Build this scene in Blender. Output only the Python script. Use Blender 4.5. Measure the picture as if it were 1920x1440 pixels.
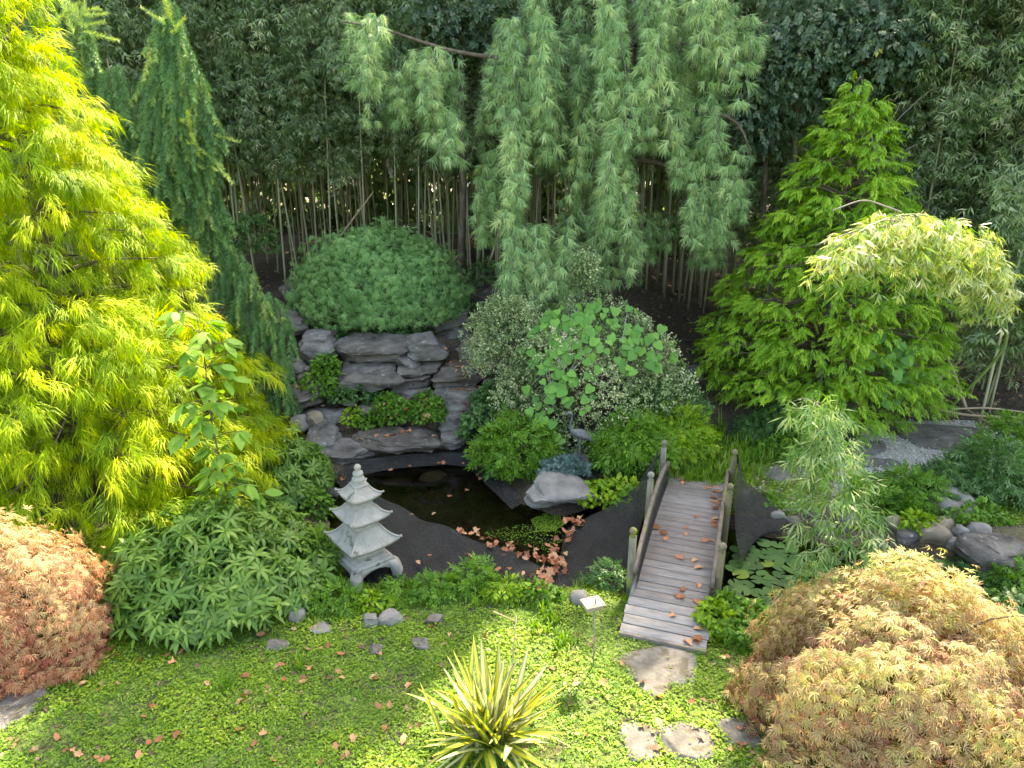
import bpy, bmesh, math, random
import numpy as np
from mathutils import Vector, noise as mnoise

# ------------------------------------------------------------------ scene
for o in list(bpy.data.objects):
    bpy.data.objects.remove(o, do_unlink=True)
scene = bpy.context.scene
COL = scene.collection
PI = math.pi
rad = math.radians
rng = np.random.default_rng(7)
random.seed(7)

# camera: a drone hovering 5.9 m over the lawn, tilted 20 degrees down
CAM_H, PITCH, FPX = 5.9, rad(20), 1371.0
cam_d = bpy.data.cameras.new('camera')
cam = bpy.data.objects.new('camera', cam_d)
COL.objects.link(cam)
cam.location = (0, 0, CAM_H)
cam.rotation_euler = (PI/2 - PITCH, 0, 0)
cam_d.sensor_width = 36
cam_d.lens = 36*FPX/1920
cam_d.clip_end = 500
scene.camera = cam

# sky and sun: the sun stands behind the bamboo, a little to the right
SUN_EL, SUN_AZ = rad(50), rad(26)          # azimuth measured from +Y towards +X
world = bpy.data.worlds.new('World')
scene.world = world
world.use_nodes = True
wn = world.node_tree.nodes
sky = wn.new('ShaderNodeTexSky')
sky.sky_type = 'NISHITA'
sky.sun_disc = False
sky.sun_elevation = SUN_EL
sky.sun_rotation = SUN_AZ
sky.air_density = 1.0
sky.dust_density = 2.5
sky.ozone_density = 1.0
wn['Background'].inputs['Strength'].default_value = 0.15
world.node_tree.links.new(sky.outputs[0], wn['Background'].inputs['Color'])
sun_d = bpy.data.lights.new('sun', 'SUN')
sun_d.energy = 3.0
sun_d.angle = rad(0.55)
sun_d.color = (1.0, 0.94, 0.84)
sun = bpy.data.objects.new('sun', sun_d)
COL.objects.link(sun)
sdir = Vector((math.sin(SUN_AZ)*math.cos(SUN_EL), math.cos(SUN_AZ)*math.cos(SUN_EL), math.sin(SUN_EL)))
sun.location = sdir*60
sun.rotation_euler = sdir.to_track_quat('Z', 'Y').to_euler()
scene.view_settings.view_transform = 'Standard'
scene.view_settings.look = 'None'
scene.view_settings.gamma = 1
scene.view_settings.use_curve_mapping = False
scene.view_settings.exposure = 2.9
scene.view_settings.use_white_balance = True      # camera balanced for open shade
scene.view_settings.white_balance_temperature = 8400
scene.view_settings.white_balance_tint = 8
scene.render.engine = 'CYCLES'
scene.cycles.max_bounces = 8
scene.cycles.transparent_max_bounces = 12

# ------------------------------------------------------------------ helpers
CP, SP = math.cos(PITCH), math.sin(PITCH)
def at(x, y, z=None, Y=None):
    """world point seen at photo pixel x, y, at height z or forward distance Y"""
    u = (x-960)/FPX; v = (y-720)/FPX
    f = CP - v*SP; d = SP + v*CP
    t = (CAM_H-z)/d if z is not None else Y/f
    return np.array([u*t, f*t, CAM_H - d*t])

def sstep(a, b, x):
    t = np.clip((np.asarray(x, float)-a)/(b-a), 0, 1)
    return t*t*(3-2*t)

def norm(v):
    v = np.asarray(v, float)
    return v/np.maximum(np.linalg.norm(v, axis=-1, keepdims=True), 1e-9)

def frames(d, up):
    x = norm(d)
    up = np.broadcast_to(np.asarray(up, float), x.shape)
    y = np.cross(up, x)
    bad = np.linalg.norm(y, axis=-1) < 1e-4
    if bad.any():
        y[bad] = np.cross(np.array([0.3, 1, 0.1]), x[bad])
    y = norm(y)
    z = np.cross(x, y)
    return np.stack([x, y, z], axis=-1)

def rdirs(n):
    return norm(rng.normal(size=(n, 3)))

class T:
    """small leaf or spray template: grows along +x, faces +z"""
    def __init__(self):
        self.v = []; self.f = []; self.a = []
    def blade(self, base, d, L, W, droop=0.0, rings=(0.42,), up=(0, 0, 1), w0=0.0, a=0.0, wid=None, fold=0.0):
        base = np.array(base, float); d = norm(np.array(d, float)); up = np.array(up, float)
        s = np.cross(up, d)
        if np.linalg.norm(s) < 1e-4: s = np.array([0, 1., 0])
        s = norm(s); n = np.cross(d, s)
        def c(t): return base + d*L*t*(1-0.25*abs(droop)*t) + np.array([0, 0, -1.0])*droop*L*t*t
        i0 = len(self.v)
        if w0 > 0:
            self.v += [c(0)+s*w0/2, c(0)-s*w0/2]; prev = (i0, i0+1)
        else:
            self.v += [c(0)]; prev = (i0,)
        k = len(rings)
        for j, t in enumerate(rings):
            w = W if wid is None else W*wid[j]
            b = len(self.v)
            self.v += [c(t)+s*w/2+n*fold*w, c(t)-s*w/2+n*fold*w]
            if len(prev) == 1: self.f += [(prev[0], b+1, b)]
            else: self.f += [(prev[0], prev[1], b+1), (prev[0], b+1, b)]
            prev = (b, b+1)
        b = len(self.v); self.v += [c(1)]
        self.f += [(prev[0], prev[1], b)]
        self.a += [a]*(len(self.v)-len(self.a))
    def arr(self):
        return np.array(self.v, float), np.array(self.f, int), np.array(self.a, float)

def stamp(Ts, pos, R, s, rnd, spread=0.0):
    """merge many transformed templates into one set of arrays"""
    n = len(pos); s = np.broadcast_to(np.asarray(s, float), (n,))
    idx = rng.integers(len(Ts), size=n)
    VV, FF, AA = [], [], []; off = 0
    for k, t in enumerate(Ts):
        v, f, a = t.arr() if isinstance(t, T) else t
        sel = np.nonzero(idx == k)[0]
        if len(sel) == 0: continue
        V = np.einsum('nij,kj->nki', R[sel], v)*s[sel][:, None, None] + pos[sel][:, None, :]
        F = f[None] + (np.arange(len(sel))*len(v))[:, None, None] + off
        A = np.clip(rnd[sel][:, None] + a[None]*1.0, 0, 1)
        VV.append(V.reshape(-1, 3)); FF.append(F.reshape(-1, 3)); AA.append(A.reshape(-1))
        off += len(sel)*len(v)
    return np.concatenate(VV), np.concatenate(FF), np.concatenate(AA)

def merge(parts):
    VV, FF, AA = [], [], []; off = 0
    for v, f, a in parts:
        VV.append(v); FF.append(np.asarray(f)+off); AA.append(a); off += len(v)
    return np.concatenate(VV), np.concatenate(FF), np.concatenate(AA)

def mesh_of(name, V, F, A=None, mat=None, smooth=False, uv=None):
    V = np.asarray(V, np.float32); F = np.asarray(F, np.int32)
    m = bpy.data.meshes.new(name)
    k = F.shape[1]
    m.vertices.add(len(V)); m.vertices.foreach_set('co', V.ravel())
    m.loops.add(F.size); m.loops.foreach_set('vertex_index', F.ravel())
    m.polygons.add(len(F)); m.polygons.foreach_set('loop_start', np.arange(0, F.size, k, dtype=np.int32))
    if smooth: m.polygons.foreach_set('use_smooth', np.ones(len(F), bool))
    if A is not None:
        at_ = m.attributes.new('rnd', 'FLOAT', 'POINT'); at_.data.foreach_set('value', np.asarray(A, np.float32))
    if uv is not None:
        l = m.uv_layers.new(name='UVMap'); l.data.foreach_set('uv', np.asarray(uv, np.float32)[F.ravel()].ravel())
    m.update(calc_edges=True); m.validate()
    if mat is not None: m.materials.append(mat)
    return m

def link(name, mesh, parent=None, loc=None):
    o = bpy.data.objects.new(name, mesh); COL.objects.link(o)
    if parent is not None: o.parent = parent
    if loc is not None: o.location = loc
    return o

def tag(o, label=None, cat=None, group=None, kind=None):
    if label: o['label'] = label
    if cat: o['category'] = cat
    if group: o['group'] = group
    if kind: o['kind'] = kind
    return o

def thing(name, label, cat, loc, group=None, rz=0.0):
    e = bpy.data.objects.new(name, None); COL.objects.link(e)
    e.location = loc; e.rotation_euler = (0, 0, rz); e.empty_display_size = 0.2
    return tag(e, label, cat, group)

def part(name, arrs, mat, root, smooth=False):
    """arrays are in world space; the root is an unrotated Empty"""
    V, F, A = arrs
    L = np.array(root.location)
    return link(name, mesh_of(name, V - L, F, A, mat, smooth), root)

def solo(name, arrs, mat, loc, label=None, cat=None, group=None, kind=None, smooth=False):
    V, F, A = arrs
    o = link(name, mesh_of(name, V - np.array(loc), F, A, mat, smooth), None, loc)
    return tag(o, label, cat, group, kind)

def tubes(lines, sides=6):
    """lines: (points, radii) -> triangle arrays"""
    P = []
    ang = np.linspace(0, 2*PI, sides, endpoint=False)
    for pts, rr in lines:
        pts = np.asarray(pts, float); n = len(pts)
        rr = np.broadcast_to(np.asarray(rr, float), (n,))
        d = norm(np.gradient(pts, axis=0))
        ref = np.array([0.13, 0.21, 1.0]) if abs(d[:, 2]).mean() < 0.85 else np.array([1.0, 0.17, 0.05])
        s = norm(np.cross(d, ref)); b = np.cross(d, s)
        ring = pts[:, None] + rr[:, None, None]*(np.cos(ang)[None, :, None]*s[:, None] + np.sin(ang)[None, :, None]*b[:, None])
        V = np.concatenate([ring.reshape(-1, 3), pts[:1], pts[-1:]])
        F = []
        for i in range(n-1):
            for j in range(sides):
                a0 = i*sides+j; a1 = i*sides+(j+1) % sides; b0 = a0+sides; b1 = a1+sides
                F += [(a0, a1, b1), (a0, b1, b0)]
        c0, c1 = n*sides, n*sides+1
        for j in range(sides):
            F += [(c0, (j+1) % sides, j), (c1, (n-1)*sides+j, (n-1)*sides+(j+1) % sides)]
        P.append((V, np.array(F), np.full(len(V), rng.random())))
    return merge(P)

def box(c, size, R=None, bevel=0.0):
    """box, optionally with chamfered vertical and horizontal edges"""
    hx, hy, hz = np.array(size)/2.0
    if bevel <= 0:
        v = np.array([(x, y, z) for x in (-hx, hx) for y in (-hy, hy) for z in (-hz, hz)])
        f = [(0, 1, 3), (0, 3, 2), (4, 6, 7), (4, 7, 5), (0, 4, 5), (0, 5, 1), (2, 3, 7), (2, 7, 6), (0, 2, 6), (0, 6, 4), (1, 5, 7), (1, 7, 3)]
        f = np.array(f)
    else:
        bm = bmesh.new(); bmesh.ops.create_cube(bm, size=1)
        for w in bm.verts: w.co = Vector((w.co.x*2*hx, w.co.y*2*hy, w.co.z*2*hz))
        bmesh.ops.bevel(bm, geom=list(bm.edges), offset=bevel, segments=1, affect='EDGES')
        bmesh.ops.triangulate(bm, faces=list(bm.faces)); bm.verts.index_update()
        v = np.array([w.co[:] for w in bm.verts]); f = np.array([[w.index for w in q.verts] for q in bm.faces]); bm.free()
    if R is not None: v = v @ np.asarray(R).T
    return v + np.asarray(c), f, np.full(len(v), rng.random())

def rotz(a):
    c, s = math.cos(a), math.sin(a)
    return np.array([[c, -s, 0], [s, c, 0], [0, 0, 1.0]])

# ------------------------------------------------------------------ materials
def new_mat(name):
    m = bpy.data.materials.new(name); m.use_nodes = True
    nt = m.node_tree
    return m, nt, nt.nodes, nt.links, nt.nodes['Principled BSDF']

def ramp(nodes, cols, pos=None):
    r = nodes.new('ShaderNodeValToRGB'); cr = r.color_ramp
    n = len(cols)
    pos = pos or [i/(n-1) for i in range(n)]
    cr.elements[0].position = pos[0]; cr.elements[1].position = pos[-1]
    cr.elements[0].color = (*cols[0], 1); cr.elements[1].color = (*cols[-1], 1)
    for i in range(1, n-1):
        e = cr.elements.new(pos[i]); e.color = (*cols[i], 1)
    return r

def leaf_mat(name, cols, transl=0.35, rough=0.5, spec=0.35, pos=None):
    m, nt, N, L, b = new_mat(name)
    a = N.new('ShaderNodeAttribute'); a.attribute_name = 'rnd'
    r = ramp(N, cols, pos); L.new(a.outputs['Fac'], r.inputs[0])
    L.new(r.outputs[0], b.inputs['Base Color'])
    b.inputs['Roughness'].default_value = rough
    b.inputs['Specular IOR Level'].default_value = spec
    t = N.new('ShaderNodeBsdfTranslucent')
    hs = N.new('ShaderNodeHueSaturation'); hs.inputs['Saturation'].default_value = 1.15; hs.inputs['Value'].default_value = 1.25
    L.new(r.outputs[0], hs.inputs['Color']); L.new(hs.outputs[0], t.inputs['Color'])
    mx = N.new('ShaderNodeMixShader'); mx.inputs[0].default_value = transl
    L.new(b.outputs[0], mx.inputs[1]); L.new(t.outputs[0], mx.inputs[2])
    L.new(mx.outputs[0], N['Material Output'].inputs['Surface'])
    return m

def soft(m, ang=38):
    m.polygons.foreach_set('use_smooth', np.ones(len(m.polygons), bool)); m.set_sharp_from_angle(angle=rad(ang)); return m

def noise_mat(name, cols, scale=6.0, rough=0.85, bump=0.3, bscale=30.0, detail=8.0, spec=0.3, pos=None, stretch=(1, 1, 1), coord='Object', spots=None, vary=0.0):
    m, nt, N, L, b = new_mat(name)
    tc = N.new('ShaderNodeTexCoord'); mp = N.new('ShaderNodeMapping'); mp.inputs['Scale'].default_value = stretch
    L.new(tc.outputs[coord], mp.inputs['Vector'])
    n1 = N.new('ShaderNodeTexNoise'); n1.inputs['Scale'].default_value = scale; n1.inputs['Detail'].default_value = detail; n1.inputs['Roughness'].default_value = 0.65
    L.new(mp.outputs[0], n1.inputs['Vector'])
    r = ramp(N, cols, pos or [0.28 + 0.46*i/(len(cols)-1) for i in range(len(cols))])
    L.new(n1.outputs['Fac'], r.inputs[0])
    col = r.outputs[0]
    if spots:
        n3 = N.new('ShaderNodeTexNoise'); n3.inputs['Scale'].default_value = spots[1]; n3.inputs['Detail'].default_value = 5
        L.new(tc.outputs['Object'], n3.inputs['Vector'])
        r3 = ramp(N, [(0, 0, 0), (1, 1, 1)], [spots[2], spots[2]+0.08]); L.new(n3.outputs['Fac'], r3.inputs[0])
        mx = N.new('ShaderNodeMix'); mx.data_type = 'RGBA'
        L.new(r3.outputs[0], mx.inputs['Factor']); L.new(col, mx.inputs['A']); mx.inputs['B'].default_value = (*spots[0], 1)
        col = mx.outputs['Result']
    if vary:
        oi = N.new('ShaderNodeObjectInfo')
        mr = N.new('ShaderNodeMapRange'); mr.inputs['To Min'].default_value = 1-vary; mr.inputs['To Max'].default_value = 1+vary
        L.new(oi.outputs['Random'], mr.inputs['Value'])
        vm = N.new('ShaderNodeHueSaturation'); L.new(mr.outputs[0], vm.inputs['Value']); L.new(col, vm.inputs['Color'])
        mr2 = N.new('ShaderNodeMapRange'); mr2.inputs['To Min'].default_value = 1.9; mr2.inputs['To Max'].default_value = 0.6
        L.new(oi.outputs['Random'], mr2.inputs['Value']); L.new(mr2.outputs[0], vm.inputs['Saturation'])
        col = vm.outputs[0]
        ad = N.new('ShaderNodeVectorMath'); ad.operation = 'MULTIPLY_ADD'; ad.inputs[1].default_value = (37, 53, 29)
        cmb = N.new('ShaderNodeCombineXYZ')
        for q_ in range(3): L.new(oi.outputs['Random'], cmb.inputs[q_])
        L.new(cmb.outputs[0], ad.inputs[0]); L.new(tc.outputs[coord], ad.inputs[2]); L.new(ad.outputs[0], mp.inputs['Vector'])
    L.new(col, b.inputs['Base Color'])
    b.inputs['Roughness'].default_value = rough; b.inputs['Specular IOR Level'].default_value = spec
    if bump:
        n2 = N.new('ShaderNodeTexNoise'); n2.inputs['Scale'].default_value = bscale; n2.inputs['Detail'].default_value = 10; n2.inputs['Roughness'].default_value = 0.7
        L.new(mp.outputs[0], n2.inputs['Vector'])
        bp = N.new('ShaderNodeBump'); bp.inputs['Strength'].default_value = bump; bp.inputs['Distance'].default_value = 0.03
        L.new(n2.outputs['Fac'], bp.inputs['Height']); L.new(bp.outputs[0], b.inputs['Normal'])
    return m

M = {}
M['bark'] = noise_mat('bark', [(0.05, 0.038, 0.028), (0.12, 0.09, 0.065), (0.2, 0.17, 0.14)], 9, 0.9, 0.6, 18, stretch=(1, 1, 0.25))
M['grey_twig'] = noise_mat('grey_twig', [(0.16, 0.14, 0.12), (0.3, 0.27, 0.24)], 9, 0.9, 0.2)
M['stone'] = noise_mat('stone', [(0.03, 0.027, 0.025), (0.105, 0.095, 0.088), (0.165, 0.153, 0.142), (0.24, 0.225, 0.205)], 2.8, 0.82, 1.0, 9, stretch=(1, 1, 3.2), spots=((0.27, 0.262, 0.24), 9.0, 0.62), vary=0.25)
M['pale_stone'] = noise_mat('pale_stone', [(0.1, 0.093, 0.085), (0.19, 0.18, 0.165), (0.27, 0.26, 0.24)], 3.5, 0.85, 0.7, 12)
M['tan_stone'] = noise_mat('tan_stone', [(0.13, 0.1, 0.072), (0.22, 0.18, 0.13), (0.3, 0.265, 0.2)], 4, 0.8, 0.3, 14)
M['dark_stone'] = noise_mat('dark_stone', [(0.035, 0.033, 0.03), (0.075, 0.07, 0.064), (0.13, 0.125, 0.11)], 3, 0.8, 0.8, 10, stretch=(1, 1, 2.2), spots=((0.07, 0.085, 0.04), 4.0, 0.6), vary=0.2)
M['flagstone'] = noise_mat('flagstone', [(0.06, 0.055, 0.048), (0.14, 0.13, 0.115), (0.21, 0.195, 0.175)], 4, 0.88, 0.7, 14, spots=((0.09, 0.08, 0.06), 6.0, 0.55))
M['cast_stone'] = noise_mat('cast_stone', [(0.19, 0.183, 0.165), (0.27, 0.26, 0.235), (0.33, 0.32, 0.29)], 6, 0.9, 0.35, 50, spots=((0.12, 0.12, 0.095), 6.0, 0.6))

# ------------------------------------------------------------------ terrain
WATER_Z = -0.22
_pond_px = [(598, 930), (618, 890), (668, 862), (745, 850), (830, 846), (893, 846), (925, 868), (950, 900), (990, 942), (1050, 962),
            (1105, 945), (1175, 925), (1240, 935), (1300, 965), (1390, 990), (1450, 1003), (1540, 1012), (1650, 1020), (1730, 1040), (1850, 1058), (1940, 1095),
            (1950, 1150), (1800, 1170), (1640, 1165), (1520, 1152), (1440, 1150), (1380, 1145), (1300, 1135), (1200, 1112), (1100, 1108), (1040, 1112), (960, 1108), (860, 1104), (760, 1106),
            (690, 1096), (640, 1070), (612, 1020), (600, 970)]
POND = np.array([at(x, y, z=WATER_Z)[:2] for x, y in _pond_px])

def poly_dist(x, y, poly):
    """signed distance, negative inside"""
    x = np.asarray(x, float); y = np.asarray(y, float)
    d = np.full(x.shape, 1e9); ins = np.zeros(x.shape, bool)
    n = len(poly)
    for i in range(n):
        ax, ay = poly[i]; bx, by = poly[(i+1) % n]
        ex, ey = bx-ax, by-ay
        t = np.clip(((x-ax)*ex + (y-ay)*ey)/(ex*ex+ey*ey+1e-12), 0, 1)
        d = np.minimum(d, np.hypot(x-ax-t*ex, y-ay-t*ey))
        c = ((ay > y) != (by > y)) & (x < ex*(y-ay)/(ey+1e-12) + ax)
        ins ^= c
    return np.where(ins, -d, d)

def wob(x, y):
    return (np.sin(x*1.7+0.6*y)*np.cos(y*1.3-0.4*x) + 0.5*np.sin(x*3.9+1.0)*np.sin(y*4.3+2.0))

def hgt(x, y):
    x = np.asarray(x, float); y = np.asarray(y, float)
    left = 0.4*sstep(12.75, 13.7, y) + 1.1*sstep(14.25, 14.95, y) + 0.1*sstep(15, 20, y)
    right = 0.1*sstep(11.2, 13.2, y) + 0.55*sstep(14.0, 19.5, y)
    w = sstep(1.4, 3.6, x)
    mid = 1.25*sstep(12.6, 16.0, y)+0.3*sstep(16, 20, y)
    h = left*(1-w) + (mid*(1-sstep(3.2, 5.5, x)) + right*sstep(3.2, 5.5, x))*w
    h = h + 0.012*np.maximum(0, y-20) + 0.03*wob(x, y)
    near = np.maximum(0, 3.0-y)
    h = h - 0.0*near
    d = poly_dist(x, y, POND)
    out = -0.14 + (h+0.14)*sstep(0.0, 0.4, d)
    inn = -0.14 - 0.62*sstep(0.0, 0.6, -d)
    return np.where(d > 0, out, inn)

def h1(x, y):
    return float(hgt(np.array([x]), np.array([y]))[0])

def on(x, y, lift=0.0):
    """ground point seen at photo pixel x, y"""
    z = 0.0
    for _ in range(12):
        p = at(x, y, z=z); z = 0.5*z + 0.5*h1(p[0], p[1])
    p = at(x, y, z=z); p[2] = h1(p[0], p[1]) + lift
    return p

gx = np.concatenate([np.linspace(-150, -14, 18)[:-1], np.arange(-14, 14, 0.165), np.linspace(14, 150, 18)])
gy = np.concatenate([np.linspace(-60, 3.0, 12)[:-1], np.arange(3.0, 22, 0.165), np.linspace(22, 200, 26)])
GX, GY = np.meshgrid(gx, gy)
GZ = hgt(GX.ravel(), GY.ravel()).reshape(GX.shape)
nx, ny = len(gx), len(gy)
V = np.stack([GX, GY, GZ], -1).reshape(-1, 3)
ii = (np.arange(ny-1)[:, None]*nx + np.arange(nx-1)[None]).ravel()
F = np.stack([ii, ii+1, ii+nx+1, ii+nx], 1)

m, nt, N, L, b = new_mat('soil')
tc = N.new('ShaderNodeTexCoord')
n1 = N.new('ShaderNodeTexNoise'); n1.inputs['Scale'].default_value = 1.3; n1.inputs['Detail'].default_value = 9; n1.inputs['Roughness'].default_value = 0.7
n2 = N.new('ShaderNodeTexNoise'); n2.inputs['Scale'].default_value = 24; n2.inputs['Detail'].default_value = 6
L.new(tc.outputs['Object'], n1.inputs['Vector']); L.new(tc.outputs['Object'], n2.inputs['Vector'])
r1 = ramp(N, [(0.035, 0.027, 0.018), (0.07, 0.052, 0.034), (0.12, 0.09, 0.06)], [0.3, 0.5, 0.72])
r2 = ramp(N, [(0.35, 0.35, 0.35), (1.3, 1.25, 1.15)], [0.35, 0.7])
L.new(n1.outputs['Fac'], r1.inputs[0]); L.new(n2.outputs['Fac'], r2.inputs[0])
mx = N.new('ShaderNodeMix'); mx.data_type = 'RGBA'; mx.blend_type = 'MULTIPLY'; mx.inputs['Factor'].default_value = 1
L.new(r1.outputs[0], mx.inputs['A']); L.new(r2.outputs[0], mx.inputs['B'])
mo = N.new('ShaderNodeAttribute'); mo.attribute_name = 'rnd'          # moss and fine turf, where the lawn is
n4 = N.new('ShaderNodeTexNoise'); n4.inputs['Scale'].default_value = 2.2; n4.inputs['Detail'].default_value = 8; n4.inputs['Roughness'].default_value = 0.7
L.new(tc.outputs['Object'], n4.inputs['Vector'])
r4 = ramp(N, [(0, 0, 0), (1, 1, 1)], [0.38, 0.56]); L.new(n4.outputs['Fac'], r4.inputs[0])
mm = N.new('ShaderNodeMath'); mm.operation = 'MULTIPLY'; L.new(mo.outputs['Fac'], mm.inputs[0]); L.new(r4.outputs[0], mm.inputs[1])
r5 = ramp(N, [(0.025, 0.045, 0.01), (0.1, 0.17, 0.02), (0.16, 0.23, 0.03)], [0.35, 0.55, 0.7]); L.new(n2.outputs['Fac'], r5.inputs[0])
mg = N.new('ShaderNodeMix'); mg.data_type = 'RGBA'; L.new(mm.outputs[0], mg.inputs['Factor']); L.new(mx.outputs['Result'], mg.inputs['A']); L.new(r5.outputs[0], mg.inputs['B'])
L.new(mg.outputs['Result'], b.inputs['Base Color']); b.inputs['Roughness'].default_value = 0.95
bp = N.new('ShaderNodeBump'); bp.inputs['Strength'].default_value = 0.7; bp.inputs['Distance'].default_value = 0.04
L.new(n2.outputs['Fac'], bp.inputs['Height']); L.new(bp.outputs[0], b.inputs['Normal'])
M['soil'] = m
moss = sstep(0.0, 0.35, poly_dist(V[:, 0], V[:, 1], POND))*(1-sstep(8.6, 10.0, V[:, 1]))
ground = link('ground', mesh_of('ground', V, F, moss, M['soil'], True)); tag(ground, kind='structure')

# water
m, nt, N, L, b = new_mat('pond_water')
b.inputs['Base Color'].default_value = (0.2, 0.17, 0.1, 1)
b.inputs['Roughness'].default_value = 0.03
b.inputs['IOR'].default_value = 1.33
b.inputs['Transmission Weight'].default_value = 1.0
n2 = N.new('ShaderNodeTexNoise'); n2.inputs['Scale'].default_value = 3.0; n2.inputs['Detail'].default_value = 2
bp = N.new('ShaderNodeBump'); bp.inputs['Strength'].default_value = 0.06; bp.inputs['Distance'].default_value = 0.05
L.new(n2.outputs['Fac'], bp.inputs['Height']); L.new(bp.outputs[0], b.inputs['Normal'])
M['water'] = m
bm = bmesh.new()
bm.faces.new([bm.verts.new((p[0], p[1], WATER_Z)) for p in POND])
bmesh.ops.recalc_face_normals(bm, faces=list(bm.faces))
if list(bm.faces)[0].normal.z < 0:
    bmesh.ops.reverse_faces(bm, faces=list(bm.faces))
bmesh.ops.triangulate(bm, faces=list(bm.faces))
me = bpy.data.meshes.new('water'); bm.to_mesh(me); bm.free(); me.materials.append(M['water'])
tag(link('water', me), kind='structure')

# gravel walk at the right, a sheet just over the soil
gpx = [(1395, 905), (1400, 870), (1470, 862), (1590, 850), (1600, 800), (1700, 785), (1830, 790), (1935, 830), (1935, 905), (1820, 905), (1700, 915), (1600, 930), (1520, 965), (1440, 965)]
GRAV = np.array([on(x, y)[:2] for x, y in gpx])
sel = np.array([(-0.0 > v) for v in poly_dist(GX.ravel(), GY.ravel(), GRAV)]).reshape(GX.shape)
fsel = (sel[:-1, :-1] & sel[1:, :-1] & sel[:-1, 1:] & sel[1:, 1:]).ravel()
M['gravel'] = noise_mat('gravel', [(0.2, 0.185, 0.165), (0.38, 0.355, 0.32), (0.56, 0.53, 0.48)], 34, 0.9, 0.8, 40, coord='Object')
Fg = F[fsel]; used = np.unique(Fg); remap = np.full(len(V), -1); remap[used] = np.arange(len(used))
tag(link('gravel_path', mesh_of('gravel_path', V[used]+np.array([0, 0, 0.008]), remap[Fg], None, M['gravel'], True)), kind='structure')

def in_poly(n, poly, margin=0.0):
    """random points inside a polygon"""
    lo, hi = poly.min(0), poly.max(0); out = np.zeros((0, 2))
    while len(out) < n:
        q = rng.uniform(lo, hi, size=(n*2+20, 2))
        q = q[poly_dist(q[:, 0], q[:, 1], poly) < -margin]
        out = np.concatenate([out, q])
    return out[:n]

# ------------------------------------------------------------------ rocks
def ico(sub):
    bm = bmesh.new(); bmesh.ops.create_icosphere(bm, subdivisions=sub, radius=1)
    v = np.array([w.co[:] for w in bm.verts]); f = np.array([[w.index for w in q.verts] for q in bm.faces]); bm.free()
    return v, f
ICO = {k: ico(k) for k in (2, 3, 4, 5)}

def rock_arr(size, seed, blocky=6.0, cuts=12, rough=0.065, strata=0.075, sub=4):
    r = np.random.default_rng(seed)
    d, f = ICO[sub]
    k = blocky
    rr = (np.abs(d[:, 0])**k + np.abs(d[:, 1])**k + np.abs(d[:, 2])**k)**(-1.0/k)
    p = d*rr[:, None]
    for _ in range(cuts):
        a = r.uniform(0, 2*PI); e = r.uniform(-0.5, 0.5)
        n = np.array([math.cos(a)*math.cos(e), math.sin(a)*math.cos(e), math.sin(e)])
        off = r.uniform(0.66, 0.98)*(1+0.3*abs(n[0]*n[1]))
        t = np.maximum(0, p@n-off); p = p - t[:, None]*n
    p = p*np.array(size)/2.0
    sm = float(np.mean(size))
    o = Vector((seed*3.17 % 97, seed*7.3 % 89, seed*1.9 % 83))
    big = np.array([mnoise.fractal(Vector(q)*(1.6/sm)+o, 1.0, 2.1, 4) for q in p])
    fine = np.array([mnoise.fractal(Vector((q[0]*2.2, q[1]*2.2, q[2]*7))*(1.6/sm)+o, 0.9, 2.2, 4) for q in p])
    lay = np.array([mnoise.noise(Vector((q[0]*0.6/sm, q[1]*0.6/sm, q[2]*7/sm))+o) for q in p])
    lay = np.round(lay*4)/4*0.8 + lay*0.2
    nrm = norm(p/np.array(size))
    ridge = np.abs(big)
    p = p + nrm*((big*0.9-ridge*0.5)*rough*sm*1.1 + fine*rough*sm*0.6)[:, None]
    side = np.array([1, 1, 0.0])
    p = p + nrm*side*(lay*strata*sm*1.9)[:, None]
    return p, f, np.full(len(p), r.random())

SEED = [100]
def rock(cx, cy, w, d, h, label, Y=None, z=None, yaw=0.0, tilt=(0, 0), mat='stone', name='rock', sub=4, group=None, cat='rock', **kw):
    """cx, cy: photo pixel of the middle of the rock; w, d, h in metres"""
    SEED[0] += 1
    c = at(cx, cy, z=z, Y=Y) if (Y is not None or z is not None) else on(cx, cy)
    sub = 5 if (sub == 4 and w > 1.2) else sub
    p, f, a = rock_arr((w, d, h), SEED[0], sub=sub, **kw)
    tx, ty = tilt
    Rx = np.array([[1, 0, 0], [0, math.cos(tx), -math.sin(tx)], [0, math.sin(tx), math.cos(tx)]])
    Ry = np.array([[math.cos(ty), 0, math.sin(ty)], [0, 1, 0], [-math.sin(ty), 0, math.cos(ty)]])
    p = p @ (rotz(yaw) @ Rx @ Ry).T
    base = p[:, 2].min()
    o = link(name, soft(mesh_of(name, p - np.array([0, 0, base]), f, a, M[mat], True)), None, c + np.array([0, 0, base]))
    return tag(o, label, cat, group)

# the dry-laid wall behind the pond, course by course
W = 'stones of the pond wall'
rock(697, 652, 1.75, 0.95, 0.40, 'broad flat grey slab crowning the rock wall below the green maple', Y=14.55, yaw=-0.05, tilt=(0.10, 0), strata=0.07)
rock(801, 650, 0.84, 0.95, 0.46, 'rounded grey capstone at the right end of the rock wall top', Y=14.5, yaw=0.3, tilt=(0.12, 0), blocky=3.2)
rock(768, 675, 0.62, 0.7, 0.2, 'small wedge of grey stone under the joint of the two capstones', Y=14.35)
rock(788, 690, 1.05, 0.8, 0.22, 'thin grey slab below the rounded capstone, right half of the wall', Y=14.3, yaw=0.15)
rock(686, 687, 1.25, 0.9, 0.17, 'thin flat slab directly under the broad wall capstone', Y=14.3)
rock(688, 705, 1.62, 0.95, 0.3, 'long grey slab jutting out in the middle course of the wall', Y=14.1, yaw=0.06, tilt=(0.08, 0.04), strata=0.08)
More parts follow.
